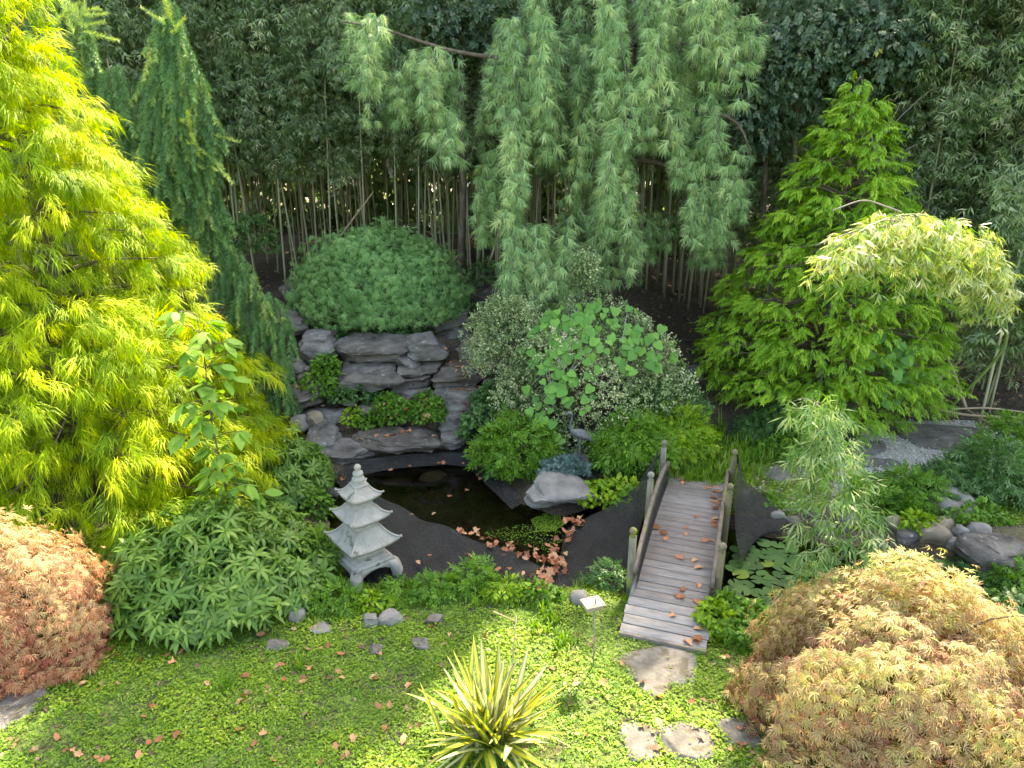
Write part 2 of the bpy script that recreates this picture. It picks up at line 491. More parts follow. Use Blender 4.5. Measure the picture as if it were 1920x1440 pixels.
rock(771, 714, 1.0, 0.8, 0.3, 'square dark grey block under the thin slab at the wall step', Y=14.15)
rock(763, 738, 0.95, 0.8, 0.26, 'lowest grey block of the wall above the round green clumps', Y=13.95, yaw=-0.1)
rock(596, 652, 0.8, 0.95, 0.6, 'hunched grey boulder left of the broad wall capstone', Y=14.5, blocky=3.0, tilt=(0.1, 0.1))
rock(536, 606, 0.95, 0.9, 0.36, 'flat topped grey slab at the far left top of the rocks', Y=15.0, yaw=0.2, tilt=(0.1, 0))
rock(606, 633, 0.6, 0.6, 0.3, 'small grey stone tucked behind the hunched boulder of the wall', Y=15.0)
rock(547, 692, 0.66, 0.6, 0.34, 'grey ledge with brown leaves beside the drooping spruce', Y=14.0)
rock(573, 711, 0.36, 0.36, 0.3, 'small round reddish grey stone in the left of the wall', Y=13.85, blocky=2.3, sub=3, mat='tan_stone')
rock(578, 693, 0.26, 0.26, 0.16, 'small grey cobble above the reddish round stone', Y=13.95, blocky=2.3, sub=3)
rock(563, 745, 0.98, 0.75, 0.5, 'furrowed grey boulder left of the rock wall beside the spruce tip', Y=13.55, blocky=2.8, strata=0.1, tilt=(0.05, -0.1))
rock(562, 793, 0.46, 0.42, 0.34, 'smooth grey boulder next to the tan one by the pond', Y=13.05, blocky=2.2, sub=3, mat='pale_stone', rough=0.03, strata=0)
rock(590, 786, 0.4, 0.4, 0.33, 'smooth tan rounded boulder at the left of the pond', Y=13.1, blocky=2.2, sub=3, mat='tan_stone', rough=0.03, strata=0)
rock(612, 783, 0.85, 0.6, 0.22, 'flat grey stone behind the tan rounded boulder', Y=13.35, tilt=(0.06, 0))
rock(609, 820, 0.72, 0.9, 0.45, 'large tilted grey slab rising from the left pond edge', Y=12.85, tilt=(0.3, -0.12), yaw=0.2)
rock(643, 847, 1.25, 0.7, 0.36, 'wide pale grey slab sloping into the back left of the pond', Y=12.55, tilt=(0.25, 0.02), yaw=0.12)
rock(745, 826, 2.05, 0.75, 0.34, 'long dark grey slab lying along the back edge of the pond', Y=12.75, yaw=0.03, tilt=(0.1, -0.02), strata=0.07)
rock(851, 824, 0.48, 0.5, 0.3, 'small grey block at the right end of the long pond slab', Y=12.8)
rock(653, 757, 0.28, 0.2, 0.1, 'small pale flat stone among the plants of the rock wall', Y=13.6, sub=3, mat='pale_stone')
rock(700, 766, 0.7, 0.5, 0.16, 'low grey ledge between the leafy clumps above the pond', Y=13.5, sub=3)
rock(855, 746, 1.2, 0.9, 0.42, 'broad grey step stone with leaves, third from the top', Y=13.75, yaw=-0.12, strata=0.07)
rock(871, 701, 1.22, 0.95, 0.4, 'broad grey step stone with leaves, second from the top', Y=14.2, yaw=-0.05, strata=0.06)
rock(860, 791, 0.78, 0.7, 0.36, 'lowest grey step stone just above the pond', Y=13.2, yaw=0.1)
rock(888, 655, 0.66, 0.8, 0.4, 'top grey step stone beside the variegated shrub', Y=14.8, yaw=0.2)
rock(862, 627, 0.62, 0.7, 0.3, 'dark grey stone above the top step', Y=15.2, mat='dark_stone')
rock(922, 722, 0.4, 0.4, 0.3, 'small grey stone right of the second step, under the shrub', Y=13.9, sub=3)
rock(927, 690, 0.36, 0.36, 0.28, 'dark small boulder right of the steps under the variegated leaves', Y=14.1, sub=3, mat='dark_stone')
rock(893, 772, 0.34, 0.34, 0.2, 'small pale stone right of the lower steps', Y=13.4, sub=3, mat='pale_stone')
rock(902, 790, 0.42, 0.42, 0.34, 'grey cobble beside the lowest step under green leaves', Y=13.2, sub=3)
rock(850, 602, 1.15, 1.0, 0.4, 'dark sloping slab right of the green maple', Y=15.6, mat='dark_stone', tilt=(0.15, -0.35))
rock(935, 570, 1.55, 1.3, 0.5, 'big dark flat boulder with yellow leaves behind the steps', Y=16.4, mat='dark_stone', tilt=(0.12, 0.08))
rock(905, 601, 0.9, 0.5, 0.2, 'thin grey slab below the big dark boulder', Y=15.6)
rock(560, 545, 1.1, 0.9, 0.3, 'low grey stone behind the left of the green maple', Y=17.6)
rock(1298, 712, 0.42, 0.5, 0.6, 'grey upright boulder in the shade right of the variegated shrub', Y=14.3, sub=3, mat='dark_stone', blocky=3)
# pond side
rock(1055, 918, 1.28, 0.85, 0.42, 'large smooth pale grey boulder jutting into the pond below the crane', Y=10.85, mat='pale_stone', blocky=3.2, yaw=0.25, tilt=(0.12, 0.04), rough=0.05)
rock(1077, 872, 0.5, 0.42, 0.34, 'grey stone under the feet of the crane statue', Y=11.4, sub=3, mat='dark_stone', blocky=4)
rock(905, 856, 0.5, 0.5, 0.4, 'dark wet boulder at the back right corner of the pond', Y=12.2, sub=3, mat='dark_stone')
rock(745, 916, 0.55, 0.4, 0.3, 'dim rounded stone under the water behind the pagoda', z=-0.42, sub=3, blocky=2.3, mat='dark_stone')
rock(812, 904, 0.55, 0.4, 0.3, 'pale rounded stone under the dark pond water', z=-0.42, sub=3, blocky=2.3, mat='pale_stone')
rock(625, 935, 0.4, 0.4, 0.35, 'dark stone on the left pond bank behind the pagoda', sub=3, mat='dark_stone')
# near bank
rock(557, 1160, 0.24, 0.2, 0.3, 'pointed grey stone on the lawn left of the pagoda', sub=3, mat='pale_stone')
rock(600, 1178, 0.3, 0.24, 0.1, 'flat bluish grey stone beside the pointed one', sub=3, mat='pale_stone')
rock(697, 1168, 0.26, 0.22, 0.2, 'left pale stone of the pair below the pagoda foot', sub=3, mat='pale_stone')
rock(735, 1165, 0.36, 0.26, 0.24, 'right pale stone of the pair below the pagoda foot', sub=3, mat='pale_stone', yaw=0.4)
rock(815, 1164, 0.28, 0.2, 0.14, 'low dark grey stone at the lawn edge in front of the net', sub=3)
rock(705, 1219, 0.2, 0.18, 0.12, 'small dark stone half sunk in the lawn left of the yucca', sub=3)
rock(790, 1210, 0.24, 0.2, 0.1, 'small bluish stone in the lawn above the yucca', sub=3)
rock(520, 1212, 0.28, 0.2, 0.1, 'dark flat stone sunk in the lawn in front of the broadleaf bamboo', sub=3)
rock(1090, 1128, 0.32, 0.3, 0.3, 'round grey boulder behind the small wooden box', sub=3, blocky=2.2, mat='pale_stone')
rock(1372, 1170, 0.24, 0.2, 0.2, 'grey stone right of the bridge foot', sub=3, blocky=2.6, mat='pale_stone')
rock(1408, 1172, 0.26, 0.22, 0.2, 'brownish stone beside the lily pads right of the bridge', sub=3, blocky=2.6, mat='tan_stone')
rock(1350, 1185, 0.2, 0.2, 0.16, 'small dark stone under the clump at the bridge foot', sub=3)
# right bank of the pond
for (x, y, w, d, h, mt, lab) in [
    (1750, 1003, 0.62, 0.42, 0.36, 'tan_stone', 'large brown boulder on the right bank of the lily pond'),
    (1769, 985, 0.42, 0.3, 0.24, 'tan_stone', 'yellowish flat boulder resting behind the large brown one'),
    (1800, 1000, 0.28, 0.26, 0.26, 'stone', 'bluish grey round stone right of the large brown boulder'),
    (1790, 1022, 0.34, 0.28, 0.24, 'pale_stone', 'grey boulder at the waterline below the bluish stone'),
    (1832, 996, 0.42, 0.34, 0.28, 'pale_stone', 'pale boulder right of the bluish stone on the bank'),
    (1702, 1005, 0.44, 0.34, 0.26, 'stone', 'dark grey boulder left of the large brown one'),
    (1829, 1022, 0.24, 0.22, 0.2, 'tan_stone', 'small yellowish stone at the water beside the big right slab'),
    (1676, 985, 0.3, 0.26, 0.3, 'tan_stone', 'brown stone partly under the drooping bamboo leaves'),
    (1590, 978, 0.45, 0.34, 0.28, 'stone', 'grey boulder behind the drooping bamboo shoot'),
    (1545, 990, 0.36, 0.3, 0.24, 'pale_stone', 'pale stone behind the drooping bamboo stem'),
    (1457, 975, 0.26, 0.22, 0.32, 'pale_stone', 'upright pale stone at the far pond edge right of the bridge'),
    (1490, 980, 0.3, 0.24, 0.2, 'stone', 'grey stone beside the upright pale one at the pond edge'),
    (1520, 962, 0.3, 0.24, 0.2, 'stone', 'grey cobble on the bank behind the pale stones')]:
    rock(x, y, w, d, h, lab, mat=mt, sub=3, blocky=2.5, rough=0.05, strata=0.02, yaw=rng.uniform(-0.6, 0.6))
rock(1880, 1040, 1.2, 0.8, 0.4, 'big flat grey slab at the right edge above the pond', mat='stone', yaw=-0.3, tilt=(0.15, 0.08), z=0.05)
# flat stones of the walks
def flag(cx, cy, w, d, label, yaw=0.0, mat='flagstone', t=0.10, lift=0.0):
    SEED[0] += 1
    c = on(cx, cy)
    p, f, a = rock_arr((w, d, t), SEED[0], blocky=6, cuts=9, rough=0.02, strata=0.0, sub=4)
    p = p @ rotz(yaw).T
    c[2] += -t/2 + 0.022 + lift
    return tag(link('flagstone', mesh_of('flagstone', p, f, a, M[mat], True), None, c), label, 'paving stone')
flag(1240, 1243, 1.0, 0.75, 'large flat grey flagstone at the near end of the bridge', 0.2)
flag(1222, 1280, 0.45, 0.4, 'small shaded flagstone in front of the large one at the bridge', 0.9)
flag(1292, 1392, 0.62, 0.55, 'bright sunlit flagstone sunk in the lawn at the bottom', 0.4)
flag(1205, 1390, 0.4, 0.5, 'purplish grey flagstone left of the bright sunlit one', 0.1)
flag(1385, 1372, 0.6, 0.4, 'pale flagstone covered with brown leaves by the tan maple', -0.3)
flag(12, 1318, 0.9, 0.85, 'flagstone at the left edge under the red maple', 0.3)
flag(1760, 822, 2.0, 1.2, 'wide flat grey stone in the gravel walk before the right bamboo', -0.12, mat='stone', t=0.2, lift=0.05)
flag(1620, 838, 1.0, 0.9, 'flat dark stone in the gravel under the green cypress', 0.1, mat='stone', t=0.16, lift=0.02)
flag(1655, 865, 0.9, 0.5, 'small flat stone in the middle of the gravel walk', 0.0, mat='stone', t=0.12)
flag(1470, 890, 0.95, 0.7, 'flat leafy stone right of the far end of the bridge', 0.2, mat='flagstone', t=0.14, lift=0.02)
flag(1410, 925, 0.5, 0.5, 'small grey flagstone beside the far right bridge post', 0.5, mat='stone')
flag(1490, 858, 0.5, 0.4, 'small grey stone at the start of the gravel walk', 0.0, mat='stone')
# old millstone
c = on(1778, 955)
prof = [(0.10, 0.02), (0.10, 0.24), (0.13, 0.27), (0.27, 0.27), (0.33, 0.24), (0.345, 0.12), (0.33, 0.0)]
ns = 28; a_ = np.linspace(0, 2*PI, ns, endpoint=False)
Vm = np.array([[r*math.cos(t)*(1+0.02*math.sin(3*t)), r*math.sin(t), z] for r, z in prof for t in a_])
Fm = np.array([[i*ns+j, i*ns+(j+1) % ns, (i+1)*ns+(j+1) % ns, (i+1)*ns+j] for i in range(len(prof)-1) for j in range(ns)])
o = link('millstone', mesh_of('millstone', Vm, Fm[:, ::-1], None, M['pale_stone'], True), None, c); o.rotation_euler = (0.2, 0.05, 0)
tag(o, 'round grey millstone with a dark hole among the right bank plants', 'millstone')
# pebbles strewn on the gravel walk
tp = []
for k in range(4):
    v, f = ICO[2]
    q = v[:]*np.array([1, rng.uniform(.6, .9), rng.uniform(.4, .6)])
    t = (q[:42], f, np.zeros(len(q))) if False else None
bmv, bmf = ico(1)
Ts = [(bmv*np.array([1, rng.uniform(.6, .9), rng.uniform(.4, .65)]), bmf, np.zeros(len(bmv))) for k in range(4)]
q = in_poly(2000, GRAV, 0.05)
pos = np.stack([q[:, 0], q[:, 1], hgt(q[:, 0], q[:, 1])+0.014], 1)
R = frames(np.stack([rng.normal(size=len(q)), rng.normal(size=len(q)), 0.2*rng.normal(size=len(q))], 1), (0, 0, 1))
M['pebble'] = leaf_mat('pebble', [(0.2, 0.185, 0.17), (0.36, 0.34, 0.31), (0.5, 0.475, 0.44), (0.6, 0.57, 0.52)], 0.0, 0.8)
solo('gravel', stamp(Ts, pos, R, rng.uniform(0.014, 0.032, len(q)), rng.random(len(q))), M['pebble'], (0, 0, 0), 'grey gravel strewn over the walk at the right', 'gravel', kind='stuff', smooth=True)

# ------------------------------------------------------------------ wood
def wood_mat(name, cols, sc=(14, 1.2, 14), spots=None, vary=0.17):
    return noise_mat(name, cols, 3.0, 0.8, 0.45, 7, stretch=sc, spots=spots, vary=vary)
M['deck'] = wood_mat('deck_wood', [(0.1, 0.094, 0.09), (0.19, 0.18, 0.174), (0.245, 0.232, 0.224), (0.29, 0.27, 0.26)], (1.3, 18, 18), spots=((0.15, 0.12, 0.1), 2.4, 0.6))
M['rail'] = wood_mat('rail_wood', [(0.09, 0.08, 0.07), (0.16, 0.145, 0.13), (0.23, 0.205, 0.185)], (3, 3, 3), spots=((0.17, 0.18, 0.1), 3.0, 0.58))
M['post'] = wood_mat('post_wood', [(0.1, 0.092, 0.07), (0.18, 0.165, 0.13), (0.27, 0.245, 0.19)], (14, 14, 1.5), spots=((0.2, 0.22, 0.1), 3.0, 0.55))
M['new_wood'] = wood_mat('new_wood', [(0.24, 0.2, 0.14), (0.34, 0.29, 0.21)], (3, 12, 12), vary=0)

# ------------------------------------------------------------------ bridge
TH = rad(18.8); BO = np.array([2.37, 8.84])
BA = np.array([math.sin(TH), math.cos(TH)]); BR = np.array([math.cos(TH), -math.sin(TH)])
S0, S1, SC = -1.78, 2.62, 0.42
def deck_z(s): return 0.03 + 0.24*(1-((np.asarray(s)-SC)/2.2)**2)
def rail_z(s): return 0.70 - 0.108*(np.asarray(s)-0.62)**2
def BP(s, t, z):
    p = BO + BA*s + BR*t
    return np.array([p[0], p[1], z])
root = thing('garden_bridge', 'weathered grey wooden arched footbridge with plank deck crossing the pond', 'bridge', BP(S0, 0, 0.0))
Rb = np.stack([np.append(BR, 0), np.append(BA, 0), np.array([0, 0, 1.0])], 1)     # local x across, y along
npl = 29; pitch = (S1-S0)/npl
for i in range(npl):
    s = S0 + (i+0.5)*pitch; sl = math.atan(-2*0.24*(s-SC)/2.2**2)
    Rx = np.array([[1, 0, 0], [0, math.cos(sl), -math.sin(sl)], [0, math.sin(sl), math.cos(sl)]])
    bmx = box((0, 0, 0), (1.03+rng.uniform(-0.012, 0.012), pitch-0.009, 0.036), None, 0.004)
    c = BP(s, rng.uniform(-0.008, 0.008), float(deck_z(s)) - 0.018 + rng.uniform(-0.002, 0.002))
    me = mesh_of('plank', bmx[0], bmx[1], bmx[2], M['deck'])
    o = link('plank', me, root); o.location = c - np.array(root.location); o.rotation_euler = (sl, 0, -TH + rng.uniform(-0.004, 0.004))
o = part('end_board', box(BP(S0-0.022, 0, 0.005), (1.03, 0.04, 0.085), Rb, 0.005), M['rail'], root)
def sweep(pts, wdt, hgt_, side):
    """rectangular beam along pts; side = unit vector across"""
    pts = np.asarray(pts); n = len(pts); d = norm(np.gradient(pts, axis=0)); sd = np.asarray(side); up = np.cross(np.broadcast_to(sd, d.shape), d)
    up = up*np.sign(up[:, 2:3]+1e-9)
    cs = [(-1, -1), (1, -1), (1, 1), (-1, 1)]
    V = np.stack([pts + sd*wdt/2*a + up*hgt_/2*b for a, b in cs], 1).reshape(-1, 3); F = []
    for i in range(n-1):
        for j in range(4):
            a0 = i*4+j; a1 = i*4+(j+1) % 4
            F += [(a0, a1, a1+4), (a0, a1+4, a0+4)]
    e = (n-1)*4
    F += [(0, 2, 1), (0, 3, 2), (e, e+1, e+2), (e, e+2, e+3)]
    return V, np.array(F), np.full(len(V), rng.random())
br3 = np.append(BR, 0)
for sg in (-1, 1):
    ss = np.linspace(S0+0.05, S1-0.05, 22)
    part('stringer', sweep([BP(s, sg*0.43, float(deck_z(s))-0.13) for s in ss], 0.05, 0.16, br3), M['rail'], root)
    ss = np.linspace(-1.04, 2.2, 20)
    part('handrail', sweep([BP(s, sg*0.485, float(rail_z(s))) for s in ss], 0.05, 0.115, br3), M['rail'], root)
    ss = np.linspace(-1.12, 2.16, 20)
    part('lower_rail', sweep([BP(s, sg*0.485, float(rail_z(s))-0.265) for s in ss], 0.045, 0.1, br3), M['rail'], root)
    for s, zt in ((-0.89, 0.84), (0.54, 0.95), (2.0, 0.83)):
        p = part('post', box(BP(s, sg*0.555, (zt-0.6)/2), (0.088, 0.088, zt+0.6), Rb, 0.01), M['post'], root)
        v, f = ICO[3]
        fv = v*0.052 + BP(s, sg*0.555, zt+0.075)
        nk = tubes([([BP(s, sg*0.555, zt-0.005), BP(s, sg*0.555, zt+0.02), BP(s, sg*0.555, zt+0.035)], [0.044, 0.03, 0.026])], 10)
        ar = merge([(fv, f, np.full(len(fv), .5)), nk])
        q = link('ball_finial', mesh_of('ball_finial', ar[0]-np.array(root.location), ar[1], ar[2], M['post'], True), p)

# ------------------------------------------------------------------ pagoda
PG = on(687, 1087); PG[2] = max(PG[2], 0.0) - 0.02
pg = thing('stone_pagoda', 'three tiered pale cast stone pagoda lantern beside the pond net', 'pagoda', PG, rz=rad(40))
def local(name, arrs, mat, par, smooth=False):
    return link(name, mesh_of(name, arrs[0], arrs[1], arrs[2], mat, smooth), par)
def roof_arr(half, top, z0, H, lift, nt_=9):
    P = []
    nu = 33; us = np.linspace(-1, 1, nu); ts = np.linspace(0, 1, nt_)
    for k in range(4):
        Rk = rotz(k*PI/2)
        v = []
        for t in ts:
            w = half + (top-half)*t
            for u in us:
                zz = z0 + H*(0.55*t + 0.45*t*t) + lift*abs(u)**3*(1-t)**2
                rip = 0.006*math.cos(u*PI*11)*(1-0.3*t) + 0.004*math.cos(t*PI*10)
                out = w*(1 + 0.05*abs(u)**3*(1-t))
                v.append((out*u, -out - rip*0.3, zz + rip))
        n1_ = len(v)
        for u in us:      # fascia, then soffit
            out = half*(1+0.05*abs(u)**3); v.append((out*u*0.99, -out*0.985, z0 + lift*abs(u)**3 - 0.035))
        for u in us: v.append((half*0.5*u, -half*0.5, z0-0.02))
        f = []
        for i in range(nt_-1):
            for j in range(nu-1):
                a = i*nu+j; f += [(a, a+1, a+nu+1), (a, a+nu+1, a+nu)]
        for j in range(nu-1):
            f += [(j, n1_+j, n1_+j+1), (j, n1_+j+1, j+1), (n1_+j, n1_+nu+j, n1_+nu+j+1), (n1_+j, n1_+nu+j+1, n1_+j+1)]
        P.append((np.array(v) @ Rk.T, np.array(f), np.full(len(v), .5)))
    return merge(P)
def hips(half, top, z0, H, lift, r):
    out = []
    for k in range(4):
        Rk = rotz(k*PI/2); pts = []
        for t in np.linspace(0, 1, 9):
            w = half + (top-half)*t; w *= (1 + 0.05*(1-t)); zz = z0 + H*(0.55*t+0.45*t*t) + lift*(1-t)**2 + 0.008
            pts.append((w, -w, zz))
        pts = np.array(pts); pts = np.concatenate([pts[:1] + np.array([[0.02, -0.02, 0.012]]), pts])
        out.append((pts @ Rk.T, [r*1.5]+[r]*9))
    return out
def sq(half, z0, z1, half2=None, bev=0.01):
    h2 = half if half2 is None else half2
    v = [(sx*half, sy*half, z0) for sx, sy in ((-1, -1), (1, -1), (1, 1), (-1, 1))] + [(sx*h2, sy*h2, z1) for sx, sy in ((-1, -1), (1, -1), (1, 1), (-1, 1))]
    f = [(0, 2, 1), (0, 3, 2), (4, 5, 6), (4, 6, 7)]
    for j in range(4): f += [(j, (j+1) % 4, (j+1) % 4+4), (j, (j+1) % 4+4, j+4)]
    return np.array(v), np.array(f), np.full(8, .5)
def lantern_body(half, z0, z1):
    """square chamber with an arched opening in every side"""
    P = [sq(half*0.55, z0, z1)]
    for k in range(4):
        Rk = rotz(k*PI/2); n = 14; v = []; f = []
        hw = half*0.6; zc = z0 + 0.25*(z1-z0); ra = 0.5*(z1-z0)
        arch = [(-hw, z0+0.01)] + [(-hw*math.cos(a), zc + ra*math.sin(a)) for a in np.linspace(0, PI, n)] + [(hw, z0+0.01)]
        outer = [(-half, z0)] + [(-half + 2*half*i/(n-1), z1) for i in range(n)] + [(half, z0)]
        m_ = len(arch)
        for (x, z) in outer: v.append((x, -half, z))
        for (x, z) in arch: v.append((x, -half, z))
        for (x, z) in arch: v.append((x, -half*0.6, z))
        for j in range(m_-1):
            f += [(j, m_+j, m_+j+1), (j, m_+j+1, j+1), (m_+j, 2*m_+j, 2*m_+j+1), (m_+j, 2*m_+j+1, m_+j+1)]
        P.append((np.array(v) @ Rk.T, np.array(f), np.full(len(v), .5)))
    return merge(P)
CS = M['cast_stone']
local('base_plate', merge([sq(0.30, 0.25, 0.30, 0.29), sq(0.255, 0.296, 0.33, 0.245)]), CS, pg)
local('pedestal', merge([sq(0.185, 0.326, 0.43, 0.18)]), CS, pg)
local('lower_chamber', lantern_body(0.15, 0.425, 0.56), CS, pg)
for nm, half, top, z0, H, lift, r in (('lower_roof', 0.345, 0.17, 0.545, 0.23, 0.055, 0.015), ('middle_roof', 0.27, 0.14, 0.92, 0.155, 0.045, 0.013), ('upper_roof', 0.205, 0.095, 1.225, 0.13, 0.04, 0.011)):
    rf = local(nm, roof_arr(half, top, z0, H, lift), CS, pg)
    for hp in hips(half, top, z0, H, lift, r):
        local('hip_ridge', tubes([hp], 6), CS, rf, True)
local('middle_plinth', merge([sq(0.175, 0.77, 0.815, 0.165), sq(0.145, 0.811, 0.838, 0.14)]), CS, pg)
local('middle_chamber', lantern_body(0.125, 0.834, 0.945), CS, pg)
local('upper_plinth', merge([sq(0.145, 1.07, 1.105, 0.135), sq(0.12, 1.1, 1.128, 0.115)]), CS, pg)
local('upper_chamber', lantern_body(0.105, 1.124, 1.245), CS, pg)
def lathe(prof, n=20):
    a = np.linspace(0, 2*PI, n, endpoint=False)
    V = np.array([(r*math.cos(t), r*math.sin(t), z) for r, z in prof for t in a])
    F = []
    for i in range(len(prof)-1):
        for j in range(n):
            a0 = i*n+j; a1 = i*n+(j+1) % n
            F += [(a0, a1, a1+n), (a0, a1+n, a0+n)]
    return V, np.array(F), np.full(len(V), .5)
local('cap_plinth', merge([sq(0.1, 1.35, 1.39, 0.095), sq(0.08, 1.386, 1.415, 0.075)]), CS, pg)
local('finial', lathe([(0.07, 1.41), (0.088, 1.435), (0.085, 1.465), (0.06, 1.49), (0.058, 1.5), (0.072, 1.52), (0.066, 1.55), (0.04, 1.57), (0.03, 1.58), (0.046, 1.605), (0.045, 1.63), (0.028, 1.655), (0.001, 1.665)]), CS, pg, True)
for k in range(4):
    pts = []; P = []
    a = k*PI/2 + PI/4
    prof = [(0.33, 0.256, 0.17, 0.14), (0.385, 0.22, 0.18, 0.14), (0.43, 0.15, 0.16, 0.12), (0.455, 0.07, 0.15, 0.12), (0.48, -0.06, 0.17, 0.14)]
    v = []
    for (r, z, w, t) in prof:
        for (dx, dy) in ((-t/2, -w/2), (t/2, -w/2*0.8), (t/2, w/2*0.8), (-t/2, w/2)): v.append((r+dx, dy, z))
    f = []
    for i in range(len(prof)-1):
        for j in range(4):
            a0 = i*4+j; a1 = i*4+(j+1) % 4; f += [(a0, a1, a1+4), (a0, a1+4, a0+4)]
    f += [(0, 2, 1), (0, 3, 2)]
    v = np.array(v) @ rotz(a).T
    local('leg', (v, np.array(f), np.full(len(v), .5)), CS, pg, True)
    # curved apron between two legs
    n = 15; hw = 0.275; vv = []; ff = []
    for y0 in (-0.30, -0.24):
        for i in range(n):
            x = -hw + 2*hw*i/(n-1); vv += [(x, y0, 0.252), (x, y0-0.02*(y0 < -0.27), 0.10 + 0.12*math.cos(x/hw*PI/2)**0.7 if abs(x) < hw else 0.10)]
    for i in range(n-1):
        a0 = i*2; ff += [(a0, a0+1, a0+3), (a0, a0+3, a0+2)]; b0 = n*2 + i*2; ff += [(b0, b0+3, b0+1), (b0, b0+2, b0+3)]
        ff += [(a0+1, b0+1, b0+3), (a0+1, b0+3, a0+3)]
    local('apron', (np.array(vv) @ rotz(k*PI/2).T, np.array(ff), np.full(len(vv), .5)), CS, pg)

# ------------------------------------------------------------------ crane statue
M['bronze'] = noise_mat('bronze', [(0.035, 0.04, 0.04), (0.075, 0.085, 0.085), (0.12, 0.135, 0.13)], 9, 0.55, 0.3, 30, spec=0.5)
CR = at(1078, 857, Y=11.35)
cr = thing('crane_statue', 'dark bronze crane statue standing under the variegated shrub behind the boulder', 'statue', CR, rz=rad(8))
nk = np.array([(-0.25, 0, 0.775), (-0.20, 0, 0.80), (-0.145, 0, 0.825), (-0.105, 0, 0.83), (-0.08, 0, 0.80), (-0.075, 0, 0.73), (-0.095, 0, 0.65), (-0.105, 0, 0.58), (-0.08, 0, 0.51), (-0.02, 0, 0.46), (0.06, 0, 0.43), (0.14, 0, 0.40), (0.22, 0, 0.35), (0.30, 0, 0.28)])
rr = [0.004, 0.009, 0.024, 0.032, 0.026, 0.022, 0.023, 0.026, 0.036, 0.078, 0.098, 0.088, 0.055, 0.012]
bd = tubes([(nk, rr)], 12); local('body', bd, M['bronze'], cr, True)
for sg in (-1, 1):
    local('leg', tubes([([(0.07, sg*0.035, 0.36), (0.06, sg*0.035, 0.27), (0.075, sg*0.035, 0.19), (0.06, sg*0.035, 0.02), (0.02, sg*0.035, 0.006), (-0.03, sg*0.04, 0.004)], [0.03, 0.016, 0.014, 0.012, 0.012, 0.006])], 8), M['bronze'], cr, True)
    wv = tubes([([(-0.04, sg*0.075, 0.47), (0.06, sg*0.09, 0.44), (0.18, sg*0.07, 0.38), (0.32, sg*0.03, 0.26)], [0.02, 0.045, 0.035, 0.006])], 8)
    local('wing', wv, M['bronze'], cr, True)

# ------------------------------------------------------------------ box on a stake
SB = on(1112, 1250)
sb = thing('stake_box', 'small pale wooden box with flat lid on a thin stake left of the bridge', 'garden marker', SB)
top = at(1111, 1136, Y=SB[1]+0.05)
part('stake', tubes([([SB - np.array([0, 0, .1]), SB + np.array([0, 0, 0.4]), np.array([top[0]+0.02, top[1], top[2]-0.02])], 0.009)], 8), M['grey_twig'], sb)
Rt = rotz(0.35)
part('box', box(top, (0.19, 0.15, 0.06), Rt, 0.006), M['new_wood'], sb)
part('lid', box(top + np.array([0, 0, 0.041]), (0.23, 0.19, 0.022), Rt, 0.004), M['new_wood'], sb)
part('spike', tubes([([top+np.array([0.03, -0.02, 0.05]), top+np.array([0.028, -0.02, 0.17])], [0.009, 0.005])], 6), M['grey_twig'], sb)

# ------------------------------------------------------------------ pond net
m, nt, N, L, b = new_mat('black_net')
uvn = N.new('ShaderNodeUVMap'); uvn.uv_map = 'UVMap'
mp = N.new('ShaderNodeMapping'); mp.inputs['Scale'].default_value = (58, 58, 58); mp.inputs['Rotation'].default_value = (0, 0, 0.5)
L.new(uvn.outputs[0], mp.inputs['Vector'])
ck = N.new('ShaderNodeTexVoronoi'); ck.feature = 'DISTANCE_TO_EDGE'; ck.inputs['Scale'].default_value = 1; ck.inputs['Randomness'].default_value = 1.0
L.new(mp.outputs[0], ck.inputs['Vector'])
th = N.new('ShaderNodeMath'); th.operation = 'LESS_THAN'; th.inputs[1].default_value = 0.13; L.new(ck.outputs['Distance'], th.inputs[0])
cm = N.new('ShaderNodeMix'); cm.data_type = 'RGBA'; cm.inputs['A'].default_value = (0.008, 0.008, 0.008, 1); cm.inputs['B'].default_value = (0.034, 0.033, 0.032, 1); L.new(th.outputs[0], cm.inputs['Factor']); L.new(cm.outputs['Result'], b.inputs['Base Color']); b.inputs['Roughness'].default_value = 0.7; b.inputs['Specular IOR Level'].default_value = 0.15
tr = N.new('ShaderNodeBsdfTransparent')
mxv = N.new('ShaderNodeMath'); mxv.operation = 'MULTIPLY_ADD'; mxv.inputs[1].default_value = 0.45; mxv.inputs[2].default_value = 0.5; L.new(th.outputs[0], mxv.inputs[0])
ms = N.new('ShaderNodeMixShader'); L.new(mxv.outputs[0], ms.inputs[0]); L.new(tr.outputs[0], ms.inputs[1]); L.new(b.outputs[0], ms.inputs[2])
L.new(ms.outputs[0], N['Material Output'].inputs['Surface'])
M['net'] = m

